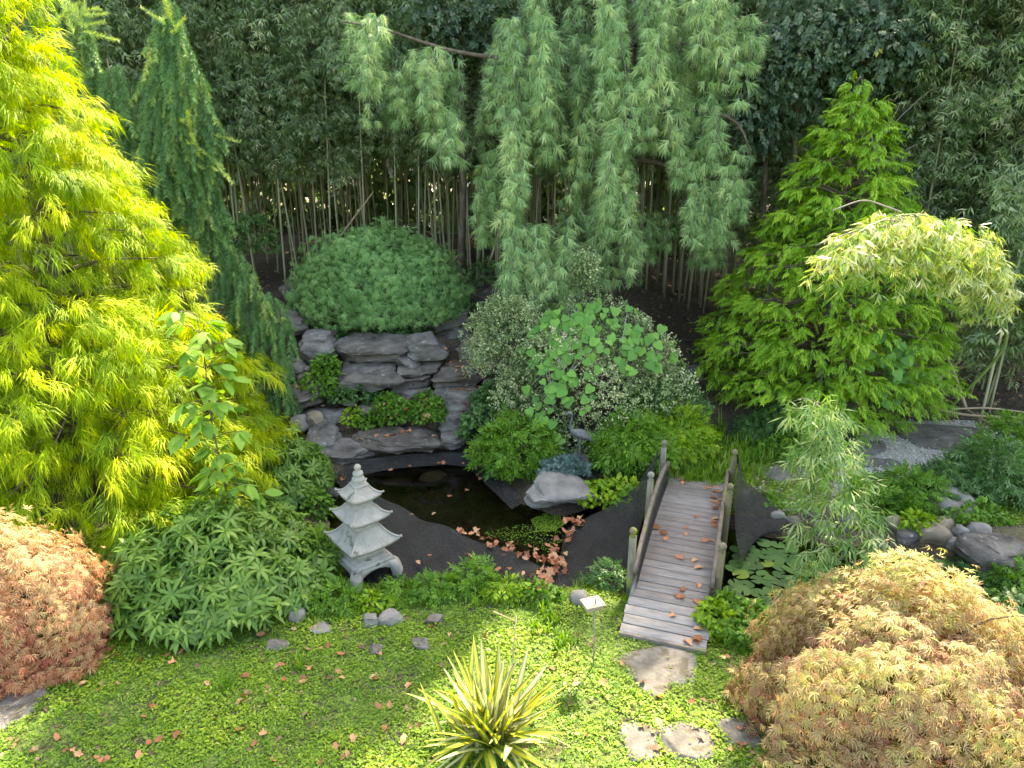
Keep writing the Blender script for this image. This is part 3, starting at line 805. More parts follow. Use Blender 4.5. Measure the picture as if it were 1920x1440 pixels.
def resample(pts, n):
    pts = np.asarray(pts, float); d = np.concatenate([[0], np.cumsum(np.linalg.norm(np.diff(pts, axis=0), axis=1))])
    t = np.linspace(0, d[-1], n); q = np.stack([np.interp(t, d, pts[:, k]) for k in range(3)], 1)
    for _ in range(3): q[1:-1] = 0.25*q[:-2] + 0.5*q[1:-1] + 0.25*q[2:]
    return q
def loft(rows, nu, nv, sag=0.0, wr=0.012, ph=0.0):
    """sheet through several polylines"""
    R = [resample(r, nu) for r in rows]
    tk = np.linspace(0, 1, len(R)); tv = np.linspace(0, 1, nv)
    A = np.stack(R)                                    # k,nu,3
    G = np.stack([np.stack([np.interp(tv, tk, A[:, i, c]) for c in range(3)], 1) for i in range(nu)], 1)   # nv,nu,3
    for _ in range(2*(len(R) > 2)): G[1:-1] = 0.25*G[:-2] + 0.5*G[1:-1] + 0.25*G[2:]
    tt = tv[:, None]
    G[..., 2] -= sag*4*(tt*(1-tt))
    G[..., 2] += wr*(np.sin(G[..., 0]*9+ph)*np.sin(G[..., 1]*5+ph*2) + 1.2*np.sin(G[..., 0]*4.1-G[..., 1]*7.3+ph) + 0.5*np.sin(G[..., 0]*17+G[..., 1]*11+ph*3))
    du = np.linalg.norm(np.diff(G, axis=1), axis=2).cumsum(1); du = np.concatenate([np.zeros((nv, 1)), du], 1)
    dv = np.linalg.norm(np.diff(G, axis=0), axis=2).cumsum(0); dv = np.concatenate([np.zeros((1, nu)), dv], 0)
    uv = np.stack([du, dv], -1).reshape(-1, 2)
    i_ = (np.arange(nv-1)[:, None]*nu + np.arange(nu-1)[None]).ravel()
    return G.reshape(-1, 3), np.stack([i_, i_+1, i_+nu+1, i_+nu], 1), uv
def net(name, rows, nu, nv, label, sag=0.0, wr=0.012, parent=None):
    V_, F_, uv = loft(rows, nu, nv, sag, wr, rng.uniform(0, 6))
    c = V_.mean(0)
    o = link(name, mesh_of(name, V_-c, F_, None, M['net'], True, uv), None, c)
    return tag(o, label, 'net', 'black nets over the pond')
A_ = lambda *l: [at(x, y, z=z) for x, y, z in l]
ridge = A_((640, 985, 0.12), (700, 922, 0.42), (742, 948, 0.34), (800, 975, 0.27), (870, 1003, 0.2), (950, 1032, 0.11), (1010, 1055, 0.02), (1045, 1066, -0.04))
mid1 = A_((640, 1030, 0.02), (720, 1012, 0.2), (790, 1020, 0.17), (870, 1042, 0.12), (950, 1062, 0.05), (1015, 1078, -0.02), (1042, 1084, -0.06))
near1 = A_((650, 1080, -0.08), (720, 1092, -0.02), (790, 1100, 0.0), (870, 1104, 0.0), (950, 1106, -0.02), (1010, 1106, -0.06), (1042, 1106, -0.08))
net('pond_net', [ridge, mid1, near1], 60, 26, 'black netting stretched in a raised fold from the pagoda over the near pond', wr=0.02)
e0 = A_((1046, 1064, -0.03), (1052, 1030, -0.06), (1062, 992, -0.08), (1100, 968, -0.02)); e0 = A_((1040, 1108, -0.08), (1046, 1066, -0.05), (1056, 1015, -0.08), (1066, 985, -0.08))
e1 = A_((1110, 1110, -0.08), (1105, 1075, -0.1), (1112, 1010, -0.08), (1140, 952, 0.05))
e2 = [BP(-1.05, -0.66, -0.02), BP(-0.6, -0.72, -0.02), BP(0.2, -0.75, 0.02), at(1190, 918, Y=10.4)]
e3 = [BP(-1.0, -0.61, 0.1), BP(-0.2, -0.62, 0.2), BP(0.8, -0.62, 0.36), BP(2.0, -0.62, 0.82)]
net('pond_net', [e0, e1, e2, e3], 34, 34, 'black netting sweeping up from the leaf filled fold to the left bridge rail', wr=0.02)
r0 = [BP(1.05, 0.63, 0.55), BP(1.6, 0.63, 0.72), BP(2.0, 0.63, 0.88), BP(2.06, 0.5, 0.9)]
r1 = [BP(0.7, 0.72, 0.1), BP(1.3, 0.74, 0.3), BP(1.9, 0.76, 0.45), BP(2.1, 0.72, 0.45)]
r2 = [BP(0.4, 0.85, -0.12), BP(1.0, 0.95, -0.1), BP(1.6, 1.1, 0.02), BP(2.15, 1.1, 0.12)]
r3 = A_((1400, 1010, -0.16), (1440, 1000, -0.14), (1475, 1000, -0.05), (1490, 985, 0.02))
net('pond_net', [r0, r1, r2, r3], 24, 30, 'black netting hanging from the far right bridge post to the bank', wr=0.015)
b0 = A_((622, 890, -0.1), (680, 862, -0.05), (760, 852, -0.02), (840, 848, -0.02), (890, 852, -0.02), (935, 892, -0.06), (985, 940, -0.08))
b1 = A_((640, 915, -0.19), (690, 886, -0.19), (760, 876, -0.19), (835, 872, -0.19), (875, 874, -0.19), (915, 912, -0.19), (960, 955, -0.19))
net('pond_net', [b0, b1], 50, 8, 'flat black netting along the rocks at the back edge of the pond', wr=0.006)
l0 = [BP(s, -0.455, float(rail_z(s))-0.05) for s in np.linspace(-1.0, 2.1, 12)]
l1 = [BP(s, -0.445, float(deck_z(s))+0.012) for s in np.linspace(-1.0, 2.1, 12)]
net('pond_net', [l0, l1], 40, 6, 'black netting along the inside of the left bridge rail', wr=0.0)
l0 = [BP(s, 0.455, float(rail_z(s))-0.05) for s in np.linspace(-1.0, 2.1, 12)]
l1 = [BP(s, 0.46, float(deck_z(s))+0.012) for s in np.linspace(-1.0, 2.1, 12)]
net('pond_net', [l0, l1], 40, 6, 'black netting along the inside of the right bridge rail', wr=0.0)

# ------------------------------------------------------------------ leaf materials
M['bamboo_leaf'] = leaf_mat('bamboo_leaf', [(0.05, 0.1, 0.03), (0.12, 0.2, 0.065), (0.21, 0.31, 0.12), (0.33, 0.4, 0.19), (0.5, 0.48, 0.28)], 0.3, 0.32, 0.65, [0, .35, .7, .93, 1])
M['bamboo_bright'] = leaf_mat('bamboo_bright', [(0.1, 0.2, 0.03), (0.22, 0.32, 0.06), (0.42, 0.46, 0.12), (0.58, 0.58, 0.36)], 0.35, 0.3, 0.6)
M['bamboo_fresh'] = leaf_mat('bamboo_fresh', [(0.05, 0.13, 0.025), (0.1, 0.21, 0.045), (0.17, 0.3, 0.07), (0.36, 0.42, 0.18)], 0.32, 0.4, 0.45)
M['culm'] = noise_mat('culm', [(0.17, 0.175, 0.095), (0.3, 0.3, 0.18), (0.44, 0.42, 0.3)], 1.6, 0.5, 0.1, 20, spec=0.45, stretch=(1, 1, 0.5))
M['culm_green'] = noise_mat('culm_green', [(0.1, 0.18, 0.04), (0.2, 0.28, 0.08)], 2, 0.45, 0.05)
M['dead_cane'] = noise_mat('dead_cane', [(0.28, 0.2, 0.12), (0.42, 0.31, 0.2)], 3, 0.6, 0.1)
M['golden'] = leaf_mat('golden_thread', [(0.07, 0.15, 0.01), (0.2, 0.33, 0.012), (0.37, 0.47, 0.012), (0.55, 0.55, 0.02)], 0.45, 0.55, 0.25)
M['spruce'] = leaf_mat('spruce_needles', [(0.035, 0.1, 0.03), (0.085, 0.2, 0.06), (0.17, 0.31, 0.09), (0.34, 0.43, 0.1)], 0.15, 0.5, 0.35, [0, .45, .85, 1])
M['pine'] = leaf_mat('pine_needles', [(0.09, 0.165, 0.055), (0.19, 0.33, 0.125), (0.33, 0.5, 0.22), (0.48, 0.58, 0.25)], 0.25, 0.45, 0.4, [0, .4, .85, 1])
M['cypress'] = leaf_mat('cypress_green', [(0.045, 0.13, 0.012), (0.11, 0.26, 0.016), (0.19, 0.38, 0.022), (0.32, 0.48, 0.035)], 0.3, 0.5, 0.3)
M['maple_green'] = leaf_mat('maple_green', [(0.07, 0.17, 0.06), (0.17, 0.34, 0.115), (0.33, 0.52, 0.19)], 0.32, 0.5, 0.3)
M['maple_red'] = leaf_mat('maple_red', [(0.38, 0.1, 0.075), (0.43, 0.19, 0.11), (0.44, 0.28, 0.15), (0.44, 0.35, 0.17)], 0.35, 0.5, 0.3)
M['maple_tan'] = leaf_mat('maple_tan', [(0.27, 0.09, 0.06), (0.34, 0.2, 0.11), (0.39, 0.29, 0.14), (0.41, 0.36, 0.13), (0.28, 0.32, 0.08)], 0.32, 0.5, 0.3, [0, .25, .55, .8, 1])
M['sasa'] = leaf_mat('sasa_leaf', [(0.05, 0.12, 0.02), (0.11, 0.22, 0.035), (0.2, 0.32, 0.05), (0.42, 0.44, 0.14)], 0.34, 0.42, 0.35, [0, .45, .92, 1])
M['variegated'] = leaf_mat('variegated_leaf', [(0.09, 0.15, 0.055), (0.2, 0.29, 0.12), (0.36, 0.42, 0.2), (0.58, 0.57, 0.34)], 0.25, 0.5, 0.35, [0, .35, .7, 1])
M['vine'] = leaf_mat('vine_leaf', [(0.05, 0.15, 0.028), (0.095, 0.25, 0.042), (0.17, 0.36, 0.06), (0.42, 0.44, 0.05)], 0.3, 0.5, 0.3, [0, .4, .93, 1])
M['broad_dark'] = leaf_mat('broad_dark', [(0.03, 0.07, 0.03), (0.06, 0.115, 0.05), (0.11, 0.17, 0.08), (0.32, 0.3, 0.04)], 0.25, 0.35, 0.55, [0, .5, .97, 1])
M['herb'] = leaf_mat('herb_green', [(0.045, 0.13, 0.015), (0.09, 0.22, 0.02), (0.16, 0.32, 0.03)], 0.35, 0.5, 0.3)
M['herb_lime'] = leaf_mat('herb_lime', [(0.1, 0.22, 0.015), (0.19, 0.34, 0.02), (0.32, 0.44, 0.03)], 0.38, 0.5, 0.3)
M['herb_dark'] = leaf_mat('herb_dark', [(0.03, 0.09, 0.02), (0.06, 0.15, 0.035), (0.1, 0.21, 0.055)], 0.28, 0.45, 0.4)
M['juniper'] = leaf_mat('juniper_blue', [(0.05, 0.1, 0.085), (0.1, 0.17, 0.15), (0.17, 0.25, 0.21)], 0.15, 0.6, 0.3)
M['lawn'] = leaf_mat('lawn_leaf', [(0.055, 0.13, 0.015), (0.11, 0.22, 0.018), (0.19, 0.31, 0.02), (0.32, 0.4, 0.035), (0.4, 0.4, 0.16)], 0.32, 0.5, 0.3, [0, .35, .7, .95, 1])
M['grass'] = leaf_mat('grass_blade', [(0.06, 0.15, 0.015), (0.12, 0.25, 0.02), (0.24, 0.36, 0.03), (0.4, 0.4, 0.16)], 0.35, 0.5, 0.3, [0, .5, .93, 1])
M['fallen'] = leaf_mat('fallen_leaf', [(0.16, 0.06, 0.03), (0.3, 0.11, 0.05), (0.42, 0.19, 0.1), (0.46, 0.29, 0.16)], 0.15, 0.6, 0.3)
M['litter'] = leaf_mat('litter', [(0.07, 0.045, 0.03), (0.15, 0.09, 0.055), (0.26, 0.17, 0.1), (0.36, 0.28, 0.18)], 0.1, 0.7, 0.25)
M['lily'] = leaf_mat('lily_pad', [(0.03, 0.08, 0.025), (0.05, 0.125, 0.035), (0.075, 0.165, 0.04), (0.25, 0.32, 0.03)], 0.08, 0.5, 0.3, [0, .4, .95, 1])
M['algae'] = leaf_mat('duckweed', [(0.12, 0.26, 0.02), (0.2, 0.36, 0.03)], 0.2, 0.6)

# ------------------------------------------------------------------ leaf templates
rng = np.random.default_rng(11)
def t_leaf(L=1, W=.16, droop=.25, rings=(.4,), fold=0.0):
    t = T(); t.blade((0, 0, 0), (1, 0, 0), L, W, droop, rings, fold=fold); return t
def t_bamboo(n=6, L=.15, W=.024):
    t = T()
    for i in range(n):
        a = (i/(n-1)-.5)*2.0 + rng.normal()*.15; e = rng.normal()*.25
        t.blade((rng.uniform(-.06, .03), rng.normal()*.02, rng.normal()*.01), (math.cos(a), math.sin(a), e), L*rng.uniform(.7, 1.15), W*rng.uniform(.75, 1.1), rng.uniform(.15, .6), (.38,), a=rng.uniform(-.25, .25))
    return t
def t_thread(n=46):
    t = T()
    for i in range(n):
        b = rng.uniform(0, .3); a = rng.normal()*.5; e = rng.normal()*.28+.12
        t.blade((b, rng.normal()*.03, rng.normal()*.03), (math.cos(a), math.sin(a), e), rng.uniform(.12, .28), rng.uniform(.009, .015), rng.uniform(.35, .95), (.4,), a=rng.uniform(-.22, .22)+.1*(b/.3))
    return t
def t_cyp(n=10):
    t = T(); k = 0
    for i in range(n):
        x = .02+.26*i/n; z = -.35*x*x
        for sg in (-1, 1):
            l = .115*(1-.55*i/n)*rng.uniform(.8, 1.2); an = rng.uniform(.5, .95)
            t.blade((x, 0, z), (math.cos(an), sg*math.sin(an), rng.normal()*.15), l*1.15, .018, rng.uniform(.2, .7), (.45,), a=rng.uniform(-.15, .2)+.12*i/n)
    t.blade((.26, 0, -.024), (1, 0, -.3), .1, .026, .4, (.45,), a=.2)
    return t
def t_fox(n=120, L=.42, r=.046):
    t = T()
    for i in range(n):
        x = L*i/n; a = rng.uniform(0, 2*PI); rr = r*(.75+.25*math.sin(PI*min(1, .25+x/L)))
        t.blade((x, 0, 0), (.9, math.cos(a), math.sin(a)), rr*1.55, .0095, 0, (), w0=.0095, up=(.3, math.cos(a+1.5), math.sin(a+1.5)), a=rng.uniform(-.15, .15)+.3*(x/L)**3)
    return t
def t_tuft(n=40, L=.22):
    t = T()
    for i in range(n):
        a = rng.uniform(0, 2*PI); e = abs(rng.normal())*.6+.12; e = min(e, 1.5)
        t.blade((rng.uniform(-.07, .03), 0, 0), (math.cos(e), math.sin(e)*math.cos(a), math.sin(e)*math.sin(a)), L*rng.uniform(.7, 1.1), .013, rng.uniform(.1, .4), (), w0=.013, up=(0.1, math.cos(a+1.4), math.sin(a+1.4)), a=rng.uniform(-.15, .15)+(.25 if e < .4 else 0))
    return t
def t_lace(n=6, L=.12):
    t = T()
    for i in range(n):
        a = (i/(n-1)-.5)*2.5+rng.normal()*.06
        t.blade((0, 0, 0), (math.cos(a), math.sin(a), rng.normal()*.12), L*(1-.42*abs(a)/1.25)*rng.uniform(.85, 1.15), .012, rng.uniform(.2, .6), (.5,), a=rng.uniform(-.08, .08))
    return t
def t_whorl(n=8, L=.27, W=.046):
    t = T()
    for i in range(n):
        a = 2*PI*i/n+rng.normal()*.2; e = rng.uniform(.1, .8)
        t.blade((0, 0, 0), (math.cos(a)*math.cos(e), math.sin(a)*math.cos(e), math.sin(e)), L*rng.uniform(.7, 1.15), W*rng.uniform(.8, 1.1), rng.uniform(.3, .7), (.22, .6), wid=(.85, 1), a=rng.uniform(-.12, .12), fold=.12)
    return t
def t_sprig(n=7, L=.035, W=.02, ax=.09):
    t = T()
    for i in range(n):
        a = rng.uniform(-1.6, 1.6); e = rng.normal()*.6
        t.blade((ax*i/n, rng.normal()*.01, rng.normal()*.012), (math.cos(a)*math.cos(e), math.sin(a)*math.cos(e), math.sin(e)), L*rng.uniform(.7, 1.2), W, .2, (.5,), a=rng.uniform(-.35, .35))
    return t
def t_ov(n=5, L=.07, W=.036, ax=.1):
    """ovate leaves along a short twig"""
    t = T()
    for i in range(n):
        sg = 1 if i % 2 else -1; a = sg*rng.uniform(.3, 1.1) if i < n-1 else 0
        t.blade((ax*i/n, 0, 0), (math.cos(a), math.sin(a), rng.uniform(-.2, .3)), L*rng.uniform(.75, 1.15), W, rng.uniform(.15, .5), (.42,), a=rng.uniform(-.15, .15), fold=.1)
    return t
def t_clover():
    t = T()
    for i in range(3):
        a = 2*PI*i/3+rng.normal()*.4
        t.blade((rng.normal()*.3, rng.normal()*.3, rng.uniform(.3, 1.2)), (math.cos(a), math.sin(a), rng.uniform(-.2, .5)), rng.uniform(.6, 1.3), rng.uniform(.35, .6), .2, (.55,), a=rng.uniform(-.12, .12))
    return t
def t_grass(n=9, L=1.0, W=.035, sp=.5):
    t = T()
    for i in range(n):
        a = rng.uniform(0, 2*PI); e = PI/2-abs(rng.normal())*sp
        t.blade((rng.normal()*.05, rng.normal()*.05, 0), (math.cos(a)*math.cos(e), math.sin(a)*math.cos(e), math.sin(e)), L*rng.uniform(.55, 1.1), W, rng.uniform(.2, .75), (.02, .55), wid=(.7, 1), a=rng.uniform(-.15, .2))
    return t
TB = [t_bamboo() for _ in range(5)]
TL = [t_leaf(.15, .026, .3), t_leaf(.13, .022, .55), t_leaf(.17, .027, .1)]
TTH = [t_thread() for _ in range(6)]
TCY = [t_cyp() for _ in range(5)]
TFX = [t_fox() for _ in range(4)]
TTU = [t_tuft() for _ in range(5)]
TLA = [t_lace() for _ in range(5)]
TWH = [t_whorl() for _ in range(5)]
TSP = [t_sprig() for _ in range(5)]
TOV = [t_ov() for _ in range(5)]
TCL = [t_clover() for _ in range(5)]
TGR = [t_grass() for _ in range(6)]

def lumps(d, f=2.6, ph=0.0):
    x, y, z = (d*f).T
    return (np.sin(x*1.3+ph)*np.cos(y*1.7-ph)+np.sin(y*2.1+z*1.3+ph*2)*np.cos(z*1.9-x)+.6*np.sin(3.1*x+2.3*z+ph)*np.sin(2.7*y-1.1*z))/2.0

def dome(c, rx, ry, h, n, Ts, scale, mat, label, cat, name, group=None, shell=(.66, 1.04), zmin=.02, droop=.6, out=.6, lump=.22, lf=2.6, skirt=-.1, stems=6, part_name='foliage', stem_mat='bark', rbias=0.0, rspread=.22):
    """bushy plant: leaves in the outer part of a lumpy dome, with stems inside"""
    c = np.asarray(c, float)
    d = rdirs(int(n*2.4)); d = d[d[:, 2] > skirt][:n]
    ph = rng.uniform(0, 6); lp = lumps(d, lf, ph)
    k = rng.uniform(*shell, len(d))**.6*(1+lump*lp+.1*lumps(d, lf*2.6, ph+1)); k = np.where(rng.random(len(d)) < .06, k*rng.uniform(1, 1.22, len(d)), k)
    p = d*np.array([rx, ry, h])*k[:, None]
    p[:, 2] = np.maximum(p[:, 2], -abs(skirt)*h)+abs(min(0, skirt))*h*.6+zmin
    nrm = norm(d/np.array([rx, ry, h])**1.0)
    hor = norm(d*np.array([1, 1, .0])+1e-6)
    g = out*nrm+droop*(hor*.55+np.array([0, 0, -.6]))+.45*rng.normal(size=d.shape)
    R = frames(g, nrm+.35*rng.normal(size=d.shape))
    rn = np.clip(.5+rbias+.25*lp+rspread*rng.normal(size=len(d)), 0, 1)
    root = thing(name, label, cat, c, group)
    arr = stamp(Ts, p, R, scale*rng.uniform(.75, 1.2, len(d)), rn)
    link(part_name, mesh_of(part_name, arr[0], arr[1], arr[2], M[mat]), root)
    if stems:
        ls = []
        for i in range(stems):
            a = 2*PI*i/stems+rng.normal()*.3; q = np.array([math.cos(a)*rx, math.sin(a)*ry, h*rng.uniform(.75, 1.2)])*rng.uniform(.4, .65)
            ls.append(([np.array([0, 0, -.05]), q*np.array([.3, .3, .55])+.02*rng.normal(size=3), q], [max(.008, .022*rx), max(.006, .015*rx), .004]))
        ar = tubes(ls, 5); link('stem', mesh_of('stem', ar[0], ar[1], ar[2], M[stem_mat]), root)
    return root

# ------------------------------------------------------------------ bamboo grove
rng = np.random.default_rng(12)
def bamboo_mesh(H, zlo, ntw, leaf=1.0, curve=1.0, reach=1.0, r0=.03):
    az = rng.uniform(0, 2*PI); cv = curve*rng.uniform(.3, 1.0)
    def ax(z):
        t = z/H; o = cv*t**3
        return np.array([math.cos(az)*o, math.sin(az)*o, z-.35*cv*t**4])
    zs = np.linspace(0, H, 16)
    cul = tubes([(np.array([ax(z)-np.array([0, 0, .15]) for z in zs]), r0*(1-.85*(zs/H)**1.4))], 7)
    P, D, tw, PR = [], [], [], []
    for i in range(ntw):
        z = zlo+(H-zlo)*rng.random()**.85; b = ax(z); a = rng.uniform(0, 2*PI)
        l = reach*rng.uniform(.35, 1.15)*(1-.45*max(0, (z-zlo)/(H-zlo)-.5)); o = np.array([math.cos(a), math.sin(a), 0])
        e = rng.uniform(.1, .6)
        tip = b+o*l*math.cos(e)+np.array([0, 0, l*(math.sin(e)*.7-.35)])
        tw.append(([b, b+o*l*.5+np.array([0, 0, l*.3*math.sin(e)]), tip], [.006, .004, .002]))
        pr = rng.normal()*.2
        m_ = rng.integers(20, 34); sg_ = rng.uniform(.7, 1.2)
        for k in range(m_):
            t = rng.uniform(.45, 1.05); q = b+(tip-b)*t+rng.normal(size=3)*np.array([.15, .15, .2])*sg_-np.array([0, 0, .22*rng.random()*sg_])
            P.append(q); PR.append(pr); D.append(o*.35+np.array([0, 0, -1.0])+rng.normal(size=3)*.28)
    P = np.array(P); D = np.array(D)
    fol = stamp(TB, P, frames(D, rdirs(len(P))*.6+np.array([0, 0, 1.0])), leaf*rng.uniform(.8, 1.2, len(P)), np.clip(.5+np.array(PR)+.2*rng.normal(size=len(P)), 0, 1))
    return cul, tubes(tw, 3), fol
BM = []
for k in range(6):
    H = rng.uniform(11.5, 14.5)
    BM.append((H, bamboo_mesh(H, rng.uniform(3.5, 4.5), 125, reach=1.45, leaf=1.25)))
for k in range(3):
    H = rng.uniform(10, 12.5)
    BM.append((H, bamboo_mesh(H, rng.uniform(1.0, 2.0), 105, reach=1.2, leaf=1.2)))
BMM = []
for H, (cu, tw, fo) in BM:
    ct = merge([cu, tw])
    BMM.append((H, mesh_of('culm', ct[0], ct[1], ct[2], M['culm'], True), mesh_of('foliage', fo[0], fo[1], fo[2], M['bamboo_leaf'])))
def bamboo(x, y, k, s, rz, label, group, lean=(0, 0)):
    e = thing('bamboo', label, 'bamboo', (x, y, h1(x, y)-.02), group, rz)
    e.scale = (s, s, s); e.rotation_euler = (lean[0], lean[1], rz)
    link('culm', BMM[k][1], e); link('foliage', BMM[k][2], e)
    return e
def front(x):
    """front edge of the grove"""
    return np.interp(x, [-16, -9, -7, 6, 8.2, 9.3, 10.5, 14], [14.5, 16.5, 19.0, 20.2, 18.0, 16.0, 14.2, 13.0])
pts = []
tries = 0
while len(pts) < 285 and tries < 20000:
    tries += 1
    x = rng.uniform(-17, 19); t = rng.random()**2.0*7.5; y = front(x)+t
    if abs(x) > y*.78+1.5: continue
    md = .36
    if any((x-a)**2+(y-b)**2 < md*md for a, b in pts): continue
    pts.append((x, y))
for x, y in pts:
    rt = x > 7.8
    k = rng.integers(6, 9) if (rt and rng.random() < .6) or rng.random() < .03 else rng.integers(0, 6)
    d = y-front(x)
    zone = ['behind the weeping spruce', 'behind the green laceleaf maple', 'left of the weeping pine trunk', 'behind the weeping pine curtains', 'behind the green cypress'][int(np.searchsorted([-6.2, -2.2, 1.2, 5.0], x))]
    lab, grp = (('bamboo in the right grove, ' + ('leafy and close to the gravel walk' if d < 1.5 else 'in the middle rows' if d < 3.5 else 'in the rear rows'), 'bamboo of the right grove') if rt else (('slender bamboo culm in the front rows of the grove ' + zone, 'bamboo in the front of the grove') if d < 2.5 else ('slender bamboo culm deep in the dark grove ' + zone, 'bamboo deep in the grove')))
    bamboo(x, y, int(k), rng.uniform(.9, 1.1)*float(np.interp(x, [-8, .5, 2.5, 4.5, 20], [.86, .86, .98, 1.13, 1.13]))*(.8 if (y < 18.6 and x > 6.5) or x > 10.5 else 1), rng.uniform(0, 6.28), lab, grp, (rng.normal()*.03, rng.normal()*.03))
# the closed mass of the grove further back
nb = 12500
x = rng.uniform(-34, 34, nb); y = rng.uniform(28.5, 33, nb); z = .1+13.5*rng.random(nb)**1.25
P = np.stack([x, y, z], 1); D = rng.normal(size=(nb, 3))*.5+np.array([0, -.3, -.8])
fo = stamp([t_bamboo(6, .9, .24) for _ in range(4)], P, frames(D, rdirs(nb)*.6+np.array([0, 0, 1.])), rng.uniform(.8, 1.3, nb), np.clip(.35+.25*rng.normal(size=nb), 0, 1))
tag(link('bamboo_thicket', mesh_of('bamboo_thicket', fo[0], fo[1], fo[2], M['bamboo_leaf'])), 'dense far bamboo foliage closing the grove at the back', 'bamboo thicket', kind='stuff')
ls = []
for i in range(420):
    xx = rng.uniform(-30, 30); yy = front(np.clip(xx, -15, 14))+7.6+rng.uniform(0, 4); ls.append(([(xx, yy, h1(xx, yy)-.1), (xx+rng.normal()*.15, yy, 5), (xx+rng.normal()*.5, yy, 11)], [.032, .028, .01]))
ar = tubes(ls, 5)
tag(link('bamboo_culms', mesh_of('bamboo_culms', ar[0], ar[1], ar[2], M['culm'], True)), 'crowded thin culms lost in the dark of the far grove', 'bamboo thicket', kind='stuff')
# leaning and fallen canes
def cane(pts, r, label, mat='dead_cane', name='bamboo_cane', cat='cane', group=None):
    pts = np.array(pts); c = pts[0].copy()
    q = resample(pts, 14); rr = r*np.linspace(1, .6, 14)
    ar = tubes([(q-c, rr)], 8)
    return tag(link(name, mesh_of(name, ar[0], ar[1], ar[2], M[mat], True), None, c), label, cat, group)
cane([at(600, 490, Y=19.2), at(640, 440, Y=19.4), at(700, 360, Y=19.6)], .035, 'pale cane leaning to the right in front of the grove left of the maple')
cane([at(840, 500, Y=19.0), at(870, 465, Y=19.2), at(900, 415, Y=19.4)], .03, 'thin pale cane leaning in front of the grove right of the maple')
cane([at(915, 500, Y=18.9), at(935, 440, Y=19.0), at(950, 370, Y=19.3)], .035, 'thicker cane leaning right beside the pine branches')
cane([at(1812, 768, Y=13.6), at(1790, 700, Y=14.0), at(1758, 632, Y=14.5)], .035, 'broken pale cane leaning left at the right grove edge')
cane([at(1730, 760, Y=13.7), at(1800, 778, Y=13.3), at(1930, 784, Y=13.0)], .03, 'long fallen brown cane lying across the right edge', mat='dead_cane')
cane([at(1765, 768, Y=13.5), at(1850, 764, Y=13.35), at(1930, 774, Y=13.2)], .022, 'thin bent brown cane above the long fallen one')
cane([at(1805, 762, Y=13.7), at(1840, 785, Y=13.2), at(1870, 802, Y=12.9)], .02, 'short fallen brown cane under the leaning one')
cane([at(1755, 715, Y=14.6), at(1830, 650, Y=14.9), at(1900, 600, Y=15.2)], .025, 'dry cane slanting up to the right inside the right grove')
cane([at(1690, 745, Y=15.0), at(1800, 690, Y=15.2), at(1925, 640, Y=15.4)], .022, 'dry cane slanting low across the right grove')
cane([at(1655, 350, Y=15.4), at(1635, 260, Y=15.6), at(1618, 180, Y=15.8)], .03, 'bare grey stem standing right of the green cypress top', mat='grey_twig')
for i, (a, b_) in enumerate([((1650, 280), (1690, 190)), ((1645, 270), (1730, 180)), ((1655, 315), (1720, 270)), ((1640, 225), (1605, 205)), ((1650, 335), (1700, 300))]):
    cane([at(*a, Y=15.5), at((a[0]+b_[0])/2, (a[1]+b_[1])/2-6, Y=15.4), at(*b_, Y=15.3)], .013, ['bare twig rising steeply from the grey stem', 'long bare twig reaching far right from the grey stem', 'bare twig low on the right of the grey stem', 'short bare twig on the left of the grey stem', 'lowest bare twig on the right of the grey stem'][i], mat='grey_twig', name='bare_twig', cat='twig')

# ------------------------------------------------------------------ arching bamboo, sunlit, right
rng = np.random.default_rng(13)
def leafy_cane(path, r, name, label, n, Ts, scale, mat, stem_mat, spread, t0=.3, droop=.7, cat='bamboo', side=1.0, rb=.5):
    path = resample(np.array(path), 30); c = path[0].copy()
    root = thing(name, label, cat, c)
    rr = r*np.linspace(1, .25, 30)
    part('culm', tubes([(path, rr)], 8), M[stem_mat], root, True)
    t = t0+(1-t0)*rng.random(n); i = np.minimum((t*29).astype(int), 28); fr = (t*29-i)[:, None]
    b = path[i]*(1-fr)+path[i+1]*fr
    a = rng.uniform(0, 2*PI, n); rad_ = spread*np.sqrt(rng.random(n))*np.interp(t, [t0, (t0+1)/2, 1], [.7, 1, .5])
    off = np.stack([np.cos(a)*rad_, np.sin(a)*rad_*side, -droop*np.abs(rng.normal(size=n))*rad_-.1*rng.random(n)], 1)
    P = b+off
    D = norm(off+1e-6)*.8+np.array([0, 0, -.45])+.35*rng.normal(size=(n, 3))
    part('foliage', stamp(Ts, P, frames(D, rdirs(n)*.5+np.array([0, 0, 1.])), scale*rng.uniform(.75, 1.2, n), np.clip(rb+.25*rng.normal(size=n), 0, 1)), M[mat], root)
    k = rng.choice(n, min(n, 70), replace=False)
    part('twig', tubes([([b[j], (b[j]+P[j])/2+np.array([0, 0, .05]), P[j]], [.006, .004, .002]) for j in k], 3), M['grey_twig'], root)['kind'] = 'stuff'
    return root
TB2 = [t_bamboo(7, .17, .026) for _ in range(5)]
pth = [(8.6, 13.6, 0.2), at(1893, 650, Y=12.6), at(1880, 570, Y=11.6), at(1835, 470, Y=10.6), at(1760, 405, Y=9.8), at(1690, 398, Y=9.2), at(1620, 420, Y=8.8), at(1560, 470, Y=8.6)]
leafy_cane(pth, .03, 'arching_bamboo', 'bright sunlit bamboo cane arching over from the right edge', 1500, TB2, 1.0, 'bamboo_bright', 'culm_green', .56, t0=.48, droop=.75, rb=.55)
cane([at(1690, 398, Y=9.2), at(1620, 372, Y=9.1), at(1560, 395, Y=9.0)], .012, 'bare twig sticking out left over the arching bamboo', mat='grey_twig', name='bare_twig', cat='twig')
